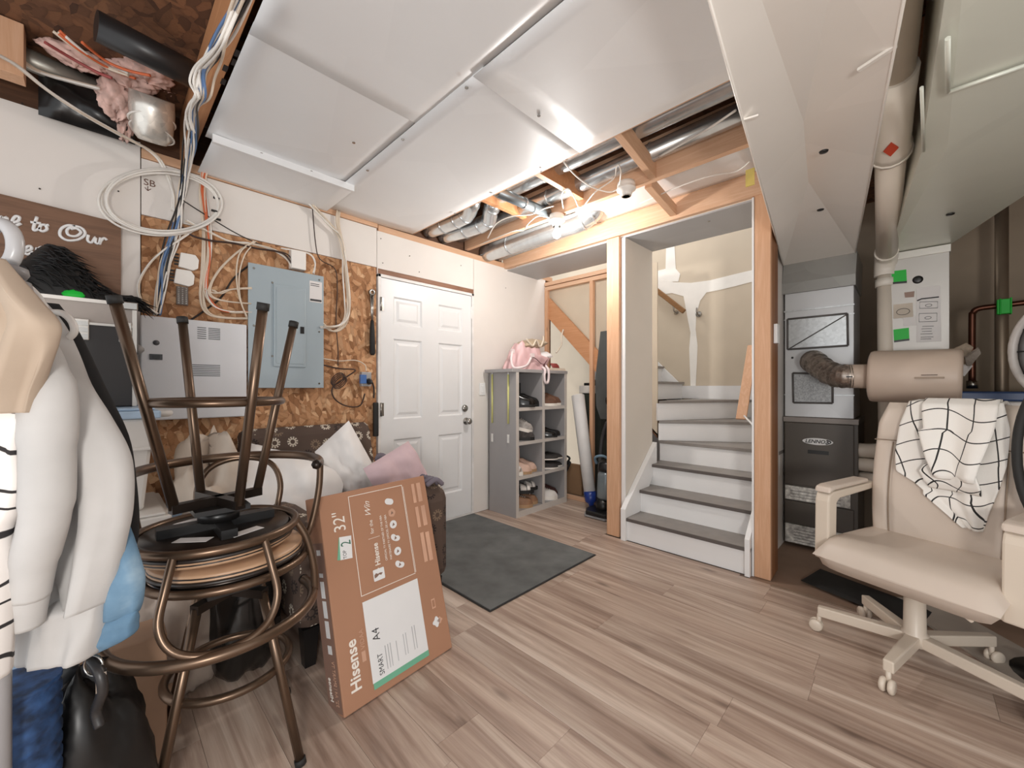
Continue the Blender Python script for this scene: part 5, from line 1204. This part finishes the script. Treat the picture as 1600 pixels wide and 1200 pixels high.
s2_.rotation_euler = (PI, 0, 0); s2_.location = (.264, 1.548, 1.410)

# ================================================================== OFFICE CHAIR AND BLANKET
leath = mat('beige_chair_leather', '#cdbfb2', .42, 0, .015, 3, .06, 140); chp = mat('beige_chair_plastic', '#d3c6b6', .35, 0, .01, 3)
oc = thing('office_chair', 'beige leather swivel office chair with a grid blanket over its back', 'office chair', (2.41, -.04, 0))
cf_, cs_ = V((-.93, .367, 0)), V((-.367, -.93, 0)); FM = V((2.184, .044, 0)); UPZ = V((0, 0, 1))
sx_ = lambda a, b, z: FM+cs_*a-cf_*b+UPZ*z     # a: towards the picture's right, b: back from the front edge
seat = B()
def seatf(top):
    def fn(u, v):
        x, y = u*2-1, v*2-1
        h = max(0, (1-abs(x)**9)*(1-abs(y)**9))**.42
        kx = 1-.05*max(0, y)**2-.03*(1-y*y)*0; 
        z = .445+(.052*h if top else -.078*h) + .012*max(0, -y)*0 - (.035*max(0, (-y-.45)/.55)**2) - .012*(1-x*x)*(1 if top else 0)*(.3+.7*(1-abs(y)))
        return sx_(x*.285*kx, (y+1)*.255-.01, z)
    return fn
seat.grid(seatf(True), 20, 20); n_ = len(seat.f); seat.grid(seatf(False), 20, 20); seat.f[n_:] = [tuple(reversed(f)) for f in seat.f[n_:]]
mk('seat', seat, leath, oc)
mk('seat_pan', B().obox(sx_(-.14, .10, .375), cs_*.28, -cf_*.30, UPZ*.03), blackpl, oc)
bk = B()
def backp(a, h, off):   # a in -1..1, h 0..1
    wdt = .262-.015*(2*h-1)**2-(.02*max(0, h-.85)/.15 if h > .85 else 0)
    lean = .445+.10*h-.02*sin(PI*h)
    return sx_(a*wdt, lean, .43+.665*h)+(cf_*off)
def backf(front):
    def fn(u, v):
        a, h = u*2-1, v
        e = max(0, (1-abs(a)**6)*(1-abs(2*h-1)**10))**.5
        c = .028*a*a
        bulge = .012*sin(PI*min(1, h/.72))*(1-a*a) if h < .72 else .010*sin(PI*(h-.72)/.28)
        seam = -.010*math.exp(-((abs(a)-.70)/.03)**2)*(1 if .05 < h < .72 else 0)-.012*math.exp(-((h-.73)/.012)**2)
        return backp(a, h, (.045*e+bulge+seam*e if front else -.045*e)+c)
    return fn
bk.grid(backf(True), 40, 40); n_ = len(bk.f); bk.grid(backf(False), 40, 40); bk.f[n_:] = [tuple(reversed(f)) for f in bk.f[n_:]]
bk.f[:n_] = [tuple(reversed(f)) for f in bk.f[:n_]]
mk('backrest', bk, leath, oc)
sb_ = B()
for a in (-.70, .70): sb_.tube([backp(a, h, .045+.028*a*a+.012*sin(PI*min(1, h/.72))*(1-a*a)) for h in [.06+.66*i/16 for i in range(17)]], .003, 5)
sb_.tube([backp(-.96+1.92*i/20, .73, .047+.028*(-.96+1.92*i/20)**2) for i in range(21)], .003, 5)
mk('seam', sb_, mat('seam_thread', '#8f7d6c', .7), oc)
for sg in (-1, 1):
    o_ = sg*.292-.03
    poly = [(.07, .37), (.075, .64), (.085, .672), (.115, .685), (.47, .70), (.47, .668), (.165, .648), (.142, .63), (.135, .37)]
    am = mk('armrest', B().prism([sx_(o_, b, z) for b, z in poly][::-1], cs_*.06), chp, oc, .008)
    mk('arm_pad', B().prism([sx_(o_-.004, b, z) for b, z in ((.075, .678), (.12, .69), (.40, .702), (.40, .722), (.12, .713), (.085, .705))][::-1], cs_*.068), leath, am, .009)
    mk('arm_bracket', B().obox(sx_(0, .075, .375), cs_*(o_+(.02 if sg > 0 else .04)), -cf_*.055, UPZ*.02), chp, oc)
ctr = V((2.42, -.02, 0))
mk('gas_column', B().lathe([(.045, .085), (.045, .13), (.037, .14), (.035, .27), (.026, .275), (.026, .385)], ctr, (0, 0, 1), 20), chp, oc)
mk('tilt_lever', B().tube([ctr+V((0, .05, .37)), sx_(.10, .12, .36), sx_(.20, .05, .345)], .008, 6), chp, oc)
for ang_, rr in ((90, .33), (31, .34), (-45, .335), (166, .31), (-118, .335)):
    d = V((cos(rad(ang_)), sin(rad(ang_)), 0)); sd = V((-d.y, d.x, 0))
    lg_ = mk('base_leg', B().prism([ctr+d*.03-sd*.024+UPZ*.085, ctr+d*.03+sd*.024+UPZ*.085, ctr+d*rr+sd*.017+UPZ*.075, ctr+d*rr-sd*.017+UPZ*.075], UPZ*.045), chp, oc, .005)
    cpos = ctr+d*(rr-.005)
    ca = B()
    for s_ in (-1, 1): ca.lathe([(0, -.009), (.022, -.009), (.027, -.004), (.027, .004), (.022, .009), (0, .009)], cpos+sd*s_*.013+d*.012+UPZ*.028, sd, 18)
    ca.tube([cpos+UPZ*.03, cpos+UPZ*.08], .009, 8)
    mk('caster', ca, chp, lg_)
def bl(rows, foldf, nu, nv, uvs=(1, 1), uv0=(0, 0), rot=0):
    b = B(); cR, sR = cos(rot), sin(rot)
    def edge(v):
        x = v*(len(rows)-1); i = min(int(x), len(rows)-2); f = x-i; f = f*f*(3-2*f)*.5+f*.5
        return [rows[i][k_]+(rows[i+1][k_]-rows[i][k_])*f for k_ in range(4)]
    def fn(u, v):
        z, a0, a1, off = edge(v); a0 += .048 if a0 < -.1 else .028; a1 += .028
        a = a0+(a1-a0)*u; h = (z-.43)/.665
        return backp(a/.262, min(h, 1.03), .05+.028*(a/.262)**2+off+foldf(u, v))
    def uvf(u, v):
        z, a0, a1, off = edge(v); x = (a0+(a1-a0)*u)*uvs[0]+uv0[0]+.02*sin(7*v+3*u); y = (1.1-z)*uvs[1]+uv0[1]+.02*sin(6*u)
        return (x*cR-y*sR, x*sR+y*cR)
    return b.grid(fn, nu, nv, uvf=uvf)
tb2 = thing('throw_blanket', 'white throw blanket with a thin black grid draped over the chair back', 'blanket', tuple(sx_(0, .5, 1.09)))
o = mk('blanket_sheet', bl([(1.085, -.19, .15, -.10), (1.108, -.19, .155, -.045), (1.10, -.20, .16, .012), (1.0, -.205, .165, .015), (.86, -.205, .16, .018), (.78, -.195, .145, .015), (.74, -.13, .135, .012), (.66, -.04, .115, .010), (.585, .045, .10, .006)],
    lambda u, v: .010*(sin(9*u+2*v)+1)+.006*sin(17*u-5*v), 36, 44, rot=.22), grid_m, tb2); o.modifiers.new('t', 'SOLIDIFY').thickness = .006
o = mk('folded_flap', bl([(1.10, -.145, .15, -.05), (1.118, -.14, .15, .0), (1.09, -.13, .155, .045), (.98, -.10, .13, .055), (.86, -.06, .10, .060), (.80, -.03, .09, .062), (.785, -.025, .088, .045), (.80, -.02, .085, .03)],
    lambda u, v: .016*(sin(8*u+1)+1)*(.4+v), 30, 36, uv0=(.03, .02), rot=-.08), grid_m, tb2); o.modifiers.new('t', 'SOLIDIFY').thickness = .006
o = mk('folded_flap', bl([(.83, -.075, .085, .045), (.80, -.085, .095, .058), (.76, -.07, .105, .050), (.735, -.06, .10, .032), (.75, -.055, .095, .022)],
    lambda u, v: .012*sin(6*u+2)*(1-v)+.01*u, 24, 20, uv0=(.01, .06), rot=.1), grid_m, tb2); o.modifiers.new('t', 'SOLIDIFY').thickness = .006

# ---- floor things near the chair
single('black_floor_mat', B().pillow((2.98, .18, .012), (.10, .25, 0), (.14, -.03, 0), (0, 0, 1), .022, 12, 4, .3), blackrub, 'flat black mat on the concrete in front of the furnace', 'mat', (2.98, .18, 0))
gb_ = mat('grey_board', '#a79d92', .6, 0, .05, 4)
single('grey_board', B().prism([(3.05, .08, .001), (2.35, -.42, .001), (2.55, -.62, .001), (3.2, -.1, .001)], (0, 0, .012)), gb_, 'flat grey board on the floor beneath the office chair', 'board', (2.8, -.25, 0))
single('white_brush', B().tube([V((2.73, .0, .045)), V((2.60, -.08, .03))], [.006, .008], 8).tube([V((2.60, -.08, .03)), V((2.53, -.125, .026))], [.016, .012], 10), white_paint, 'white plastic handle lying on the grey board under the chair', 'handle', (2.62, -.07, .012))
for i, (c, sz) in enumerate((((2.40, -.78, .16), (.22, .20, .17)), ((2.75, -.66, .22), (.22, .2, .22)))):
    b = B(); lump(c, *sz, 40+i) if False else None
    rr = random.Random(40+i); ph = [rr.uniform(0, 6) for _ in range(4)]
    def fn(u, v, c=c, sz=sz, ph=ph):
        th, fi = u*2*PI, v*PI; k_ = 1+.10*sin(5*th+ph[0])*sin(3*fi+ph[1])+.06*sin(11*th+ph[2])*sin(7*fi)
        return (c[0]+sz[0]*k_*sin(fi)*cos(th), c[1]+sz[1]*k_*sin(fi)*sin(th), max(.003, c[2]+sz[2]*k_*cos(fi)))
    b.grid(fn, 32, 20, cu=True)
    single('rubbish_bag', b, mat('black_film', '#151414', .3), ['shiny black rubbish bag right of the chair base, nearer the camera', 'shiny black rubbish bag behind the other bag, below the white bin'][i], 'bag', (c[0], c[1], 0))

# ================================================================== LEFT CORNER: SIGN, CASE, TOTES, CLOTHES
sg_ = thing('welcome_sign', 'dark stained plank sign with white script lettering on the left wall', 'sign', (-.4, 2.86, 1.8))
sgm = wood('dark_stained_plank', '#5a3f2f', '#7d5c46', 0, .6, False)
mk('sign_board', B().prism([(-1.1, 2.848, 2.06), (-1.1, 2.848, 1.64), (.078, 2.848, 1.64), (.078, 2.848, 2.0)], (0, .03, 0)), sgm, sg_)
SG = lambda cx, cy: on_y(cx/4, 300+cy/4, 2.846)
lt_ = [ [(-6, 215), (5, 160), (14, 160), (14, 210), (28, 170), (44, 160), (46, 205), (62, 202)], [(72, 192), (112, 182), (122, 158), (98, 152), (76, 182), (88, 212), (132, 196)],
 [(232, 155), (210, 222), (216, 240), (240, 232), (252, 224)], [(190, 188), (258, 196)], [(285, 206), (258, 206), (246, 232), (268, 246), (294, 232), (288, 210), (306, 206)],
 [(470, 214), (425, 208), (383, 230), (376, 272), (422, 302), (492, 296), (532, 262), (512, 226), (462, 214), (420, 236), (428, 268), (474, 276), (506, 252), (478, 228), (440, 232)],
 [(552, 268), (548, 302), (572, 316), (598, 282), (596, 314), (614, 324)], [(628, 286), (620, 330), (632, 304), (652, 288), (668, 302)],
 [(104, 335), (86, 425)], [(100, 345), (126, 332), (134, 355), (112, 374), (96, 366)], [(152, 372), (196, 358), (190, 338), (164, 346), (152, 376), (176, 390), (210, 374)], [(232, 348), (228, 386), (238, 360), (260, 344), (282, 356)],
 [(-95, 330), (-60, 345), (-20, 335)] ]
for st in lt_: mk('script_stroke', B().tube(cr([SG(*p) for p in st], 4), .0060, 6), white_paint, sg_)
# black case with fur on top
casem = mat('black_case_laminate', '#2f2c2b', .5, 0, .03, 5)
cs = thing('flight_case', 'black hard case with metal latches and corners, on top of the plastic totes', 'case', (-.12, 2.67, 1.085))
KX0, KX1, KY0, KY1, KZ0, KZ1 = -.42, .117, 2.50, 2.83, 1.085, 1.545
mk('case_body', B().box(KX0, KY0, KZ0, KX1, KY1, KZ1-.105), casem, cs, .004)
mk('case_lid', B().box(KX0, KY0+.002, KZ1-.10, KX1, KY1, KZ1), mat('pale_lid_lining', '#a59c95', .6, 0, .03), cs, .004)
al = mat('case_aluminium', '#c7c2bb', .35, .6, .03)
mk('edge_trim', B().box(KX0, KY0-.004, KZ1-.012, KX1+.003, KY0+.012, KZ1+.003).box(KX1-.012, KY0-.004, KZ0, KX1+.003, KY0+.01, KZ1).box(KX0, KY0-.003, KZ1-.108, KX1, KY0+.008, KZ1-.098), al, cs)
mk('corner_cap', B().box(KX1-.055, KY0-.008, KZ1-.028, KX1+.007, KY0+.03, KZ1+.007), chrome, cs, .004)
for x, w_ in ((-.06, .062), (KX1-.035, .042)):
    la = mk('latch', B().box(x-w_/2, KY0-.012, KZ1-.175, x+w_/2, KY0, KZ1-.085), al, cs, .003)
    lr = B()
    for k_ in range(3): lr.box(x-w_/2+.003, KY0-.017, KZ1-.168+.027*k_, x+w_/2-.003, KY0-.012, KZ1-.150+.027*k_)
    mk('latch_bar', lr, chrome, la)
mk('side_knob', B().lathe([(.028, 0), (.02, .02), (.006, .032)], (KX1, 2.56, 1.345), (1, 0, 0), 12), mat('grey_knob', '#8b8885', .5), cs)
fur = B(); rr = random.Random(5)
def furf(u, v):
    x = -.40+.54*u; c = .055+.185*math.exp(-((u-.50)/.19)**2)+.03*sin(7*u)
    c *= (1-max(0, (u-.86)/.14)**2); th = PI*v
    return (x, 2.66-.13*cos(th)*(1-.4*max(0, u-.7)/.3), KZ1+.004+max(0, c)*sin(th)**.8*(1+.04*sin(23*u+9*v)))
fur.grid(furf, 40, 20)
for k_ in range(520):
    u, v = rr.uniform(.0, 1), rr.uniform(.04, .8); p = V(furf(u, v)); d = V((rr.uniform(.2, 1.2), -rr.uniform(.1, .7), rr.uniform(-.7, -.05))).normalized()
    fur.tube([p, p+d*.03+V((0, 0, .006)), p+d*rr.uniform(.05, .085)+V((0, 0, -.008))], [.004, .003, .0006], 4, caps=False)
single('black_fur', fur, mat('black_fur_hair', '#0c0b0b', .55), 'heap of long black fur lying on the black case below the sign', 'fur', (-.12, 2.66, KZ1))
single('green_thing', B().pillow((-.075, 2.515, KZ1+.014), (.034, 0, 0), (0, .02, .0), (0, 0, 1), .035, 10, 2), green, 'small bright green scrap peeking out under the black fur', 'scrap', (-.125, 2.515, KZ1))
milky = mat('white_translucent_tote', '#d9d5cf', .35, 0, .01); bluet = mat('light_blue_tote', '#93aecb', .35, 0, .02)
def tote(label, x0, y0, z0, x1, y1, z1, m, lm, lh=.045):
    t = thing('storage_tote', label, 'storage tote', ((x0+x1)/2, (y0+y1)/2, z0))
    e = .035
    b = B(); b.add([(x0+e, y0+e, z0), (x1-e, y0+e, z0), (x1-e, y1-e, z0), (x0+e, y1-e, z0), (x0, y0, z1-lh), (x1, y0, z1-lh), (x1, y1, z1-lh), (x0, y1, z1-lh)], [(3, 2, 1, 0), (4, 5, 6, 7), (0, 1, 5, 4), (1, 2, 6, 5), (2, 3, 7, 6), (3, 0, 4, 7)])
    mk('tote_body', b, m, t, .012)
    zm = z0+(z1-z0)*.62
    mk('body_rib', B().box(x0-.001, y0-.004, zm-.012, x1+.004, y0+.02, zm).box(x1-.02, y0, zm-.012, x1+.004, y1, zm), m, t, .003)
    mk('tote_lid', B().box(x0-.018, y0-.018, z1-lh, x1+.018, y1+.018, z1-.012).box(x0, y0, z1-.012, x1, y1, z1), lm, t, .006)
    for yy in (y0+.12,): mk('lid_handle', B().tube(cr([(x1+.015, yy-.06, z1-.03), (x1+.05, yy-.05, z1-.03), (x1+.055, yy+.05, z1-.03), (x1+.015, yy+.06, z1-.03)], 5), .014, 8), m, t)
    return t
tote('white plastic tote with a pale blue lid directly under the black case', -.30, 2.32, .64, .17, 2.75, 1.082, milky, mat('pale_blue_lid', '#a9bfd4', .35))
tote('light blue plastic tote at the bottom of the tote stack', -.32, 2.26, .004, .20, 2.75, .638, bluet, milky)
duv = mat('beige_duvet', '#cdbfb0', .9, 0, .03, 6, .1, 30)
def heap(name, label, cat, c, sz, m, seed, amp=.12, loc=None, zmin=.003, sub=(36, 24), sq=1.0):
    b = B(); rr = random.Random(seed); ph = [rr.uniform(0, 6) for _ in range(6)]
    def fn(u, v):
        th, fi = u*2*PI, v*PI
        k_ = 1+amp*sin(3*th+ph[0])*sin(2*fi+ph[1])+amp*.6*sin(6*th+ph[2]+2*fi)*sin(4*fi+ph[3])+amp*.3*sin(11*th+ph[4])*sin(9*fi+ph[5])
        sg = lambda x: math.copysign(abs(x)**sq, x)
        return (c[0]+sz[0]*k_*sin(fi)**sq*sg(cos(th)), c[1]+sz[1]*k_*sin(fi)**sq*sg(sin(th)), max(zmin, c[2]+sz[2]*k_*sg(cos(fi))))
    b.grid(fn, *sub, cu=True)
    return single(name, b, m, label, cat, (c[0], c[1], 0))
heap('duvet', 'big heap of beige-white bedding behind the stacked bar stools', 'bedding', (.385, 2.50, .43), (.155, .25, .42), duv, 21, .20, sq=.8, sub=(60, 44))
heap('fabric_sack', 'grey-beige cloth sack on the floor between the totes and the stools', 'sack', (.20, 2.02, .22), (.13, .14, .26), mat('greige_cloth', '#a5968a', .9, 0, .06, 6), 22, .16)
heap('bin_liner_bundle', 'glossy black bag bulging under the seat of the upright bar stool', 'bag', (.42, 1.98, .24), (.135, .13, .26), mat('glossy_black', '#1d1b19', .15), 23, .05, sq=.8)
single('cardboard_box', B().box(-.12, 1.80, .002, .20, 2.06, .10).box(-.06, 1.66, .002, .15, 1.80, .40), mat('tan_cardboard', '#9c7c64', .85, 0, .03), 'tan cardboard box on the floor below the denim jacket', 'box', (.04, 1.75, 0), bev=.004)

NB = V((.7071, .7071, 0)); TB = V((.7071, -.7071, 0)); PB = V((-.17, 1.38, 0))
def on_pl(px, py, off):
    r = ray(px, py); c = V((0, 0, CAM_H)); return c+r*((PB+NB*off-c).dot(NB)/r.dot(NB))
def garment(name, label, rows, off, th, m, seed, amp=.018, group=None, parent=None, nu=40):
    """hanging cloth: rows of (picture y, left x, right x) on a plane off metres deeper than the first garment"""
    b = B(); rr = random.Random(seed); ph = [rr.uniform(0, 6) for _ in range(6)]
    ctrl = [(on_pl(x0, y, off), on_pl(x1, y, off)) for y, x0, x1 in rows]
    L_ = cr([c[0] for c in ctrl], 5); R_ = cr([c[1] for c in ctrl], 5); nv = len(L_)-1
    def fn(u, v):
        i = min(int(round(v*nv)), nv); a, c = L_[i], R_[i]; t_ = u*2*PI
        s_ = .5-.5*cos(t_); d = math.copysign(abs(sin(t_))**.6, sin(t_))
        p = a+(c-a)*s_
        fold = amp*(sin(13*s_+ph[0]+2.2*v)+.6*sin(27*s_+ph[1]-3*v)+.7*sin(7*v+5*s_+ph[2])*sin(4*s_+ph[3]))*min(1, abs(sin(t_))*2)
        e = .35+.65*min(1, v*4)
        return p-NB*(d*th*e+fold*(1 if sin(t_) > 0 else .5))
    b.grid(fn, nu, nv, cu=True)
    n_ = len(b.v); k0 = n_-(nv+1)*nu
    b.f.append(tuple(range(k0+nu-1, k0-1, -1))); b.sm.append(True); b.f.append(tuple(k0+nv*nu+i for i in range(nu))); b.sm.append(True)
    P0 = ctrl[0][1]
    if parent: return mk(name, b, m, parent)
    return single(name, b, m, label, 'clothing', tuple(P0), group)
swm = mat('light_grey_sweatshirt', '#bcbab8', .95, 0, .03, 8, .12, 60)
sw_ = thing('sweatshirt', 'light grey sweatshirt hanging at the front of the clothes rack', 'clothing', tuple(on_pl(60, 500, 0)))
garment('body', '', [(470, -70, 70), (505, -75, 98), (545, -80, 116), (600, -80, 136), (650, -80, 166), (700, -75, 192), (740, -70, 200), (800, -60, 198), (850, -50, 188), (900, -20, 178), (940, 20, 168)], 0, .045, swm, 1, .020, parent=sw_)
garment('hem_band', '', [(934, 38, 166), (950, 40, 160), (985, 41, 156), (1024, 42, 146)], -.002, .043, swm, 2, .005, parent=sw_)
sl_ = B().tube(cr([on_pl(40, 520, -.06), on_pl(72, 600, -.085), on_pl(75, 700, -.095), on_pl(72, 800, -.095), on_pl(52, 880, -.085), on_pl(42, 930, -.08)], 6), [.035]*6+[.040]*6+[.037]*6+[.034]*6+[.032]*7, 16)
mk('sleeve', sl_, swm, sw_)
mk('cuff', B().tube(cr([on_pl(43, 925, -.08), on_pl(38, 950, -.078), on_pl(34, 975, -.076)], 4), .031, 16), swm, sw_)
bj = garment('black_jacket', 'black jacket showing as a dark edge behind the light grey sweatshirt', [(475, -40, 92), (520, -40, 122), (600, -40, 158), (680, -20, 196), (750, 0, 208), (820, 20, 213), (862, 60, 206), (900, 90, 180)], .085, .030, mat('black_cotton', '#1b1a1b', .9), 3, .008)
dnm = NT('washed_denim'); dnm.rm(.9); f = dnm.noise(dnm.co('Object'), 9, 4); dnm.base(dnm.ramp(f, [(.3, lin('#4d6d87')), (.55, lin('#6a8aa3')), (.75, lin('#94abbb'))])); dnm.bump(dnm.noise(dnm.co('Object'), 500, 2), .3, .001)
dj = thing('denim_jacket', 'washed blue denim jacket hanging behind the grey sweatshirt', 'clothing', tuple(on_pl(190, 900, .06)))
garment('body', '', [(780, 60, 186), (830, 60, 202), (880, 70, 218), (905, 75, 223), (940, 80, 218), (960, 85, 210)], .035, .030, dnm.m, 4, .008, parent=dj)
garment('waistband', '', [(955, 90, 213), (975, 95, 209), (995, 100, 203), (1020, 110, 150)], .033, .032, dnm.m, 5, .004, parent=dj)
lnm = NT('white_line_print'); lnm.rm(.85)
xv = lnm.n('ShaderNodeTexWave', wave_type='RINGS'); lnm.l(lnm.co('Object', (1, 1, 1)), xv.inputs['Vector']); xv.inputs['Scale'].default_value = 6; xv.inputs['Distortion'].default_value = 9; xv.inputs['Detail'].default_value = 1; xv.inputs['Detail Scale'].default_value = 1.2
lnm.base(lnm.ramp(xv.outputs['Fac'], [(.0, lin('#2d2a2b')), (.035, lin('#2d2a2b')), (.06, lin('#e9e4e0')), (1, lin('#e9e4e0'))]))
garment('printed_top', 'white top printed with thin black curved lines at the left edge', [(615, -90, 14), (632, -90, 36), (660, -90, 33), (700, -90, 26), (750, -90, 31), (800, -90, 22), (835, -90, 8), (920, -90, 9), (1000, -90, 7), (1060, -90, 3)], -.12, .03, lnm.m, 6, .008)
bgm = mat('beige_canvas_jacket', '#b3a18f', .85, 0, .03, 6, .1, 60)
garment('beige_jacket', 'beige canvas garment bunched over the shoulder of the grey sweatshirt', [(405, -70, 8), (432, -70, 30), (470, -70, 62), (505, -70, 90), (535, -70, 84), (570, -70, 66), (610, -70, 48), (645, -70, 40)], -.135, .026, bgm, 7, .014)
hgr = mat('white_hanger', '#e4e2de', .35)
def hang(label, pts, off): return single('clothes_hanger', B().tube(cr([on_pl(x, y, off) for x, y in pts], 6), .0065, 10), hgr, label, 'hanger', tuple(on_pl(*pts[0], off)))
hang('white plastic hanger curving beside the black fur above the beige garment', [(10, 425), (28, 438), (46, 450), (62, 468), (70, 488), (60, 505)], -.03)
hang('white plastic hanger hook bulging above the sweatshirt shoulder', [(82, 488), (98, 490), (112, 502), (116, 518), (106, 528), (98, 520)], .0)
rk = thing('coat_rack', 'grey coat rack post topped with stacked round knobs at the left edge', 'coat rack', tuple(on_pl(2, 1000, .0)[:2])+(0,))
grk = mat('grey_rack_plastic', '#8e8c8d', .35, 0, .02)
tp_ = on_pl(2, 440, -.10); px_, py_ = tp_.x, tp_.y
mk('pole', B().tube([(px_, py_, .01), (px_, py_, tp_.z)], .013, 12), grk, rk)
c_ = on_pl(0, 384, -.10)
mk('top_ring', B().tube(ringpts(c_, NB, .028, .040, 28), .012, 10, closed=True), mat('light_grey_knob', '#b1b0b1', .3), rk)
for (py2, r_, tk) in ((422, .032, .012), (444, .036, .014), (462, .028, .010)):
    q = on_pl(6, py2, -.10); mk('knob_disc', B().lathe([(r_*.5, -tk), (r_*.9, -tk*.8), (r_, 0), (r_*.9, tk*.8), (r_*.5, tk)], q, (.15, 0, 1), 20), grk, rk)
for a in range(4): mk('foot', B().beam((px_, py_, .015), (px_+.24*cos(a*PI/2+.6), py_+.24*sin(a*PI/2+.6), .015), .03, .03), grk, rk)
# bags under the clothes
rpm = mat('dark_blue_woven', '#27456f', .6, 0, .35, 30)
pr_ = []
for i in range(60): pr_.append((.062+.006*abs(sin(i*PI/3)), .005+.56*i/59))
q = on_pl(22, 1100, -.02)
single('woven_basket', B().lathe(pr_, (q.x, q.y, 0), (0, 0, 1), 28), rpm, 'dark blue ribbed woven tube at the lower left corner under the clothes', 'basket', (q.x, q.y, 0))
q = on_pl(125, 1110, .12)
bbg = heap('black_handbag', 'slumped black handbag with a metal ring under the hanging jackets', 'handbag', (q.x, q.y, .22), (.13, .11, .26), mat('soft_black_leather', '#171616', .4), 31, .10)
q = on_pl(146, 1040, .02)
r1 = mk('metal_ring', B().tube(ringpts(q, NB, .020, .022, 20), .0028, 6, closed=True), chrome, bbg)
q2 = on_pl(158, 1062, .015)
mk('strap', B().tube(cr([on_pl(140, 1030, .03), on_pl(155, 1050, .01), on_pl(160, 1080, .01), on_pl(150, 1110, .02), on_pl(156, 1135, .02)], 5), .010, 6), mat('worn_black_strap', '#2c2a2a', .4), bbg)
mk('buckle', B().box(q2.x-.008, q2.y-.012, q2.z-.02, q2.x+.008, q2.y+.004, q2.z+.02), chrome, bbg)

# ---- lettering: turn every text curve into a plain mesh part
bpy.context.view_layer.update()
dg = bpy.context.evaluated_depsgraph_get()
for o in [o for o in bpy.data.objects if o.type == 'FONT']:
    me = bpy.data.meshes.new_from_object(o.evaluated_get(dg)); n = o.name
    mo = bpy.data.objects.new(n+'_', me); COL.objects.link(mo)
    mo.parent = o.parent; mo.matrix_local = o.matrix_local.copy()
    bpy.data.objects.remove(o); mo.name = n
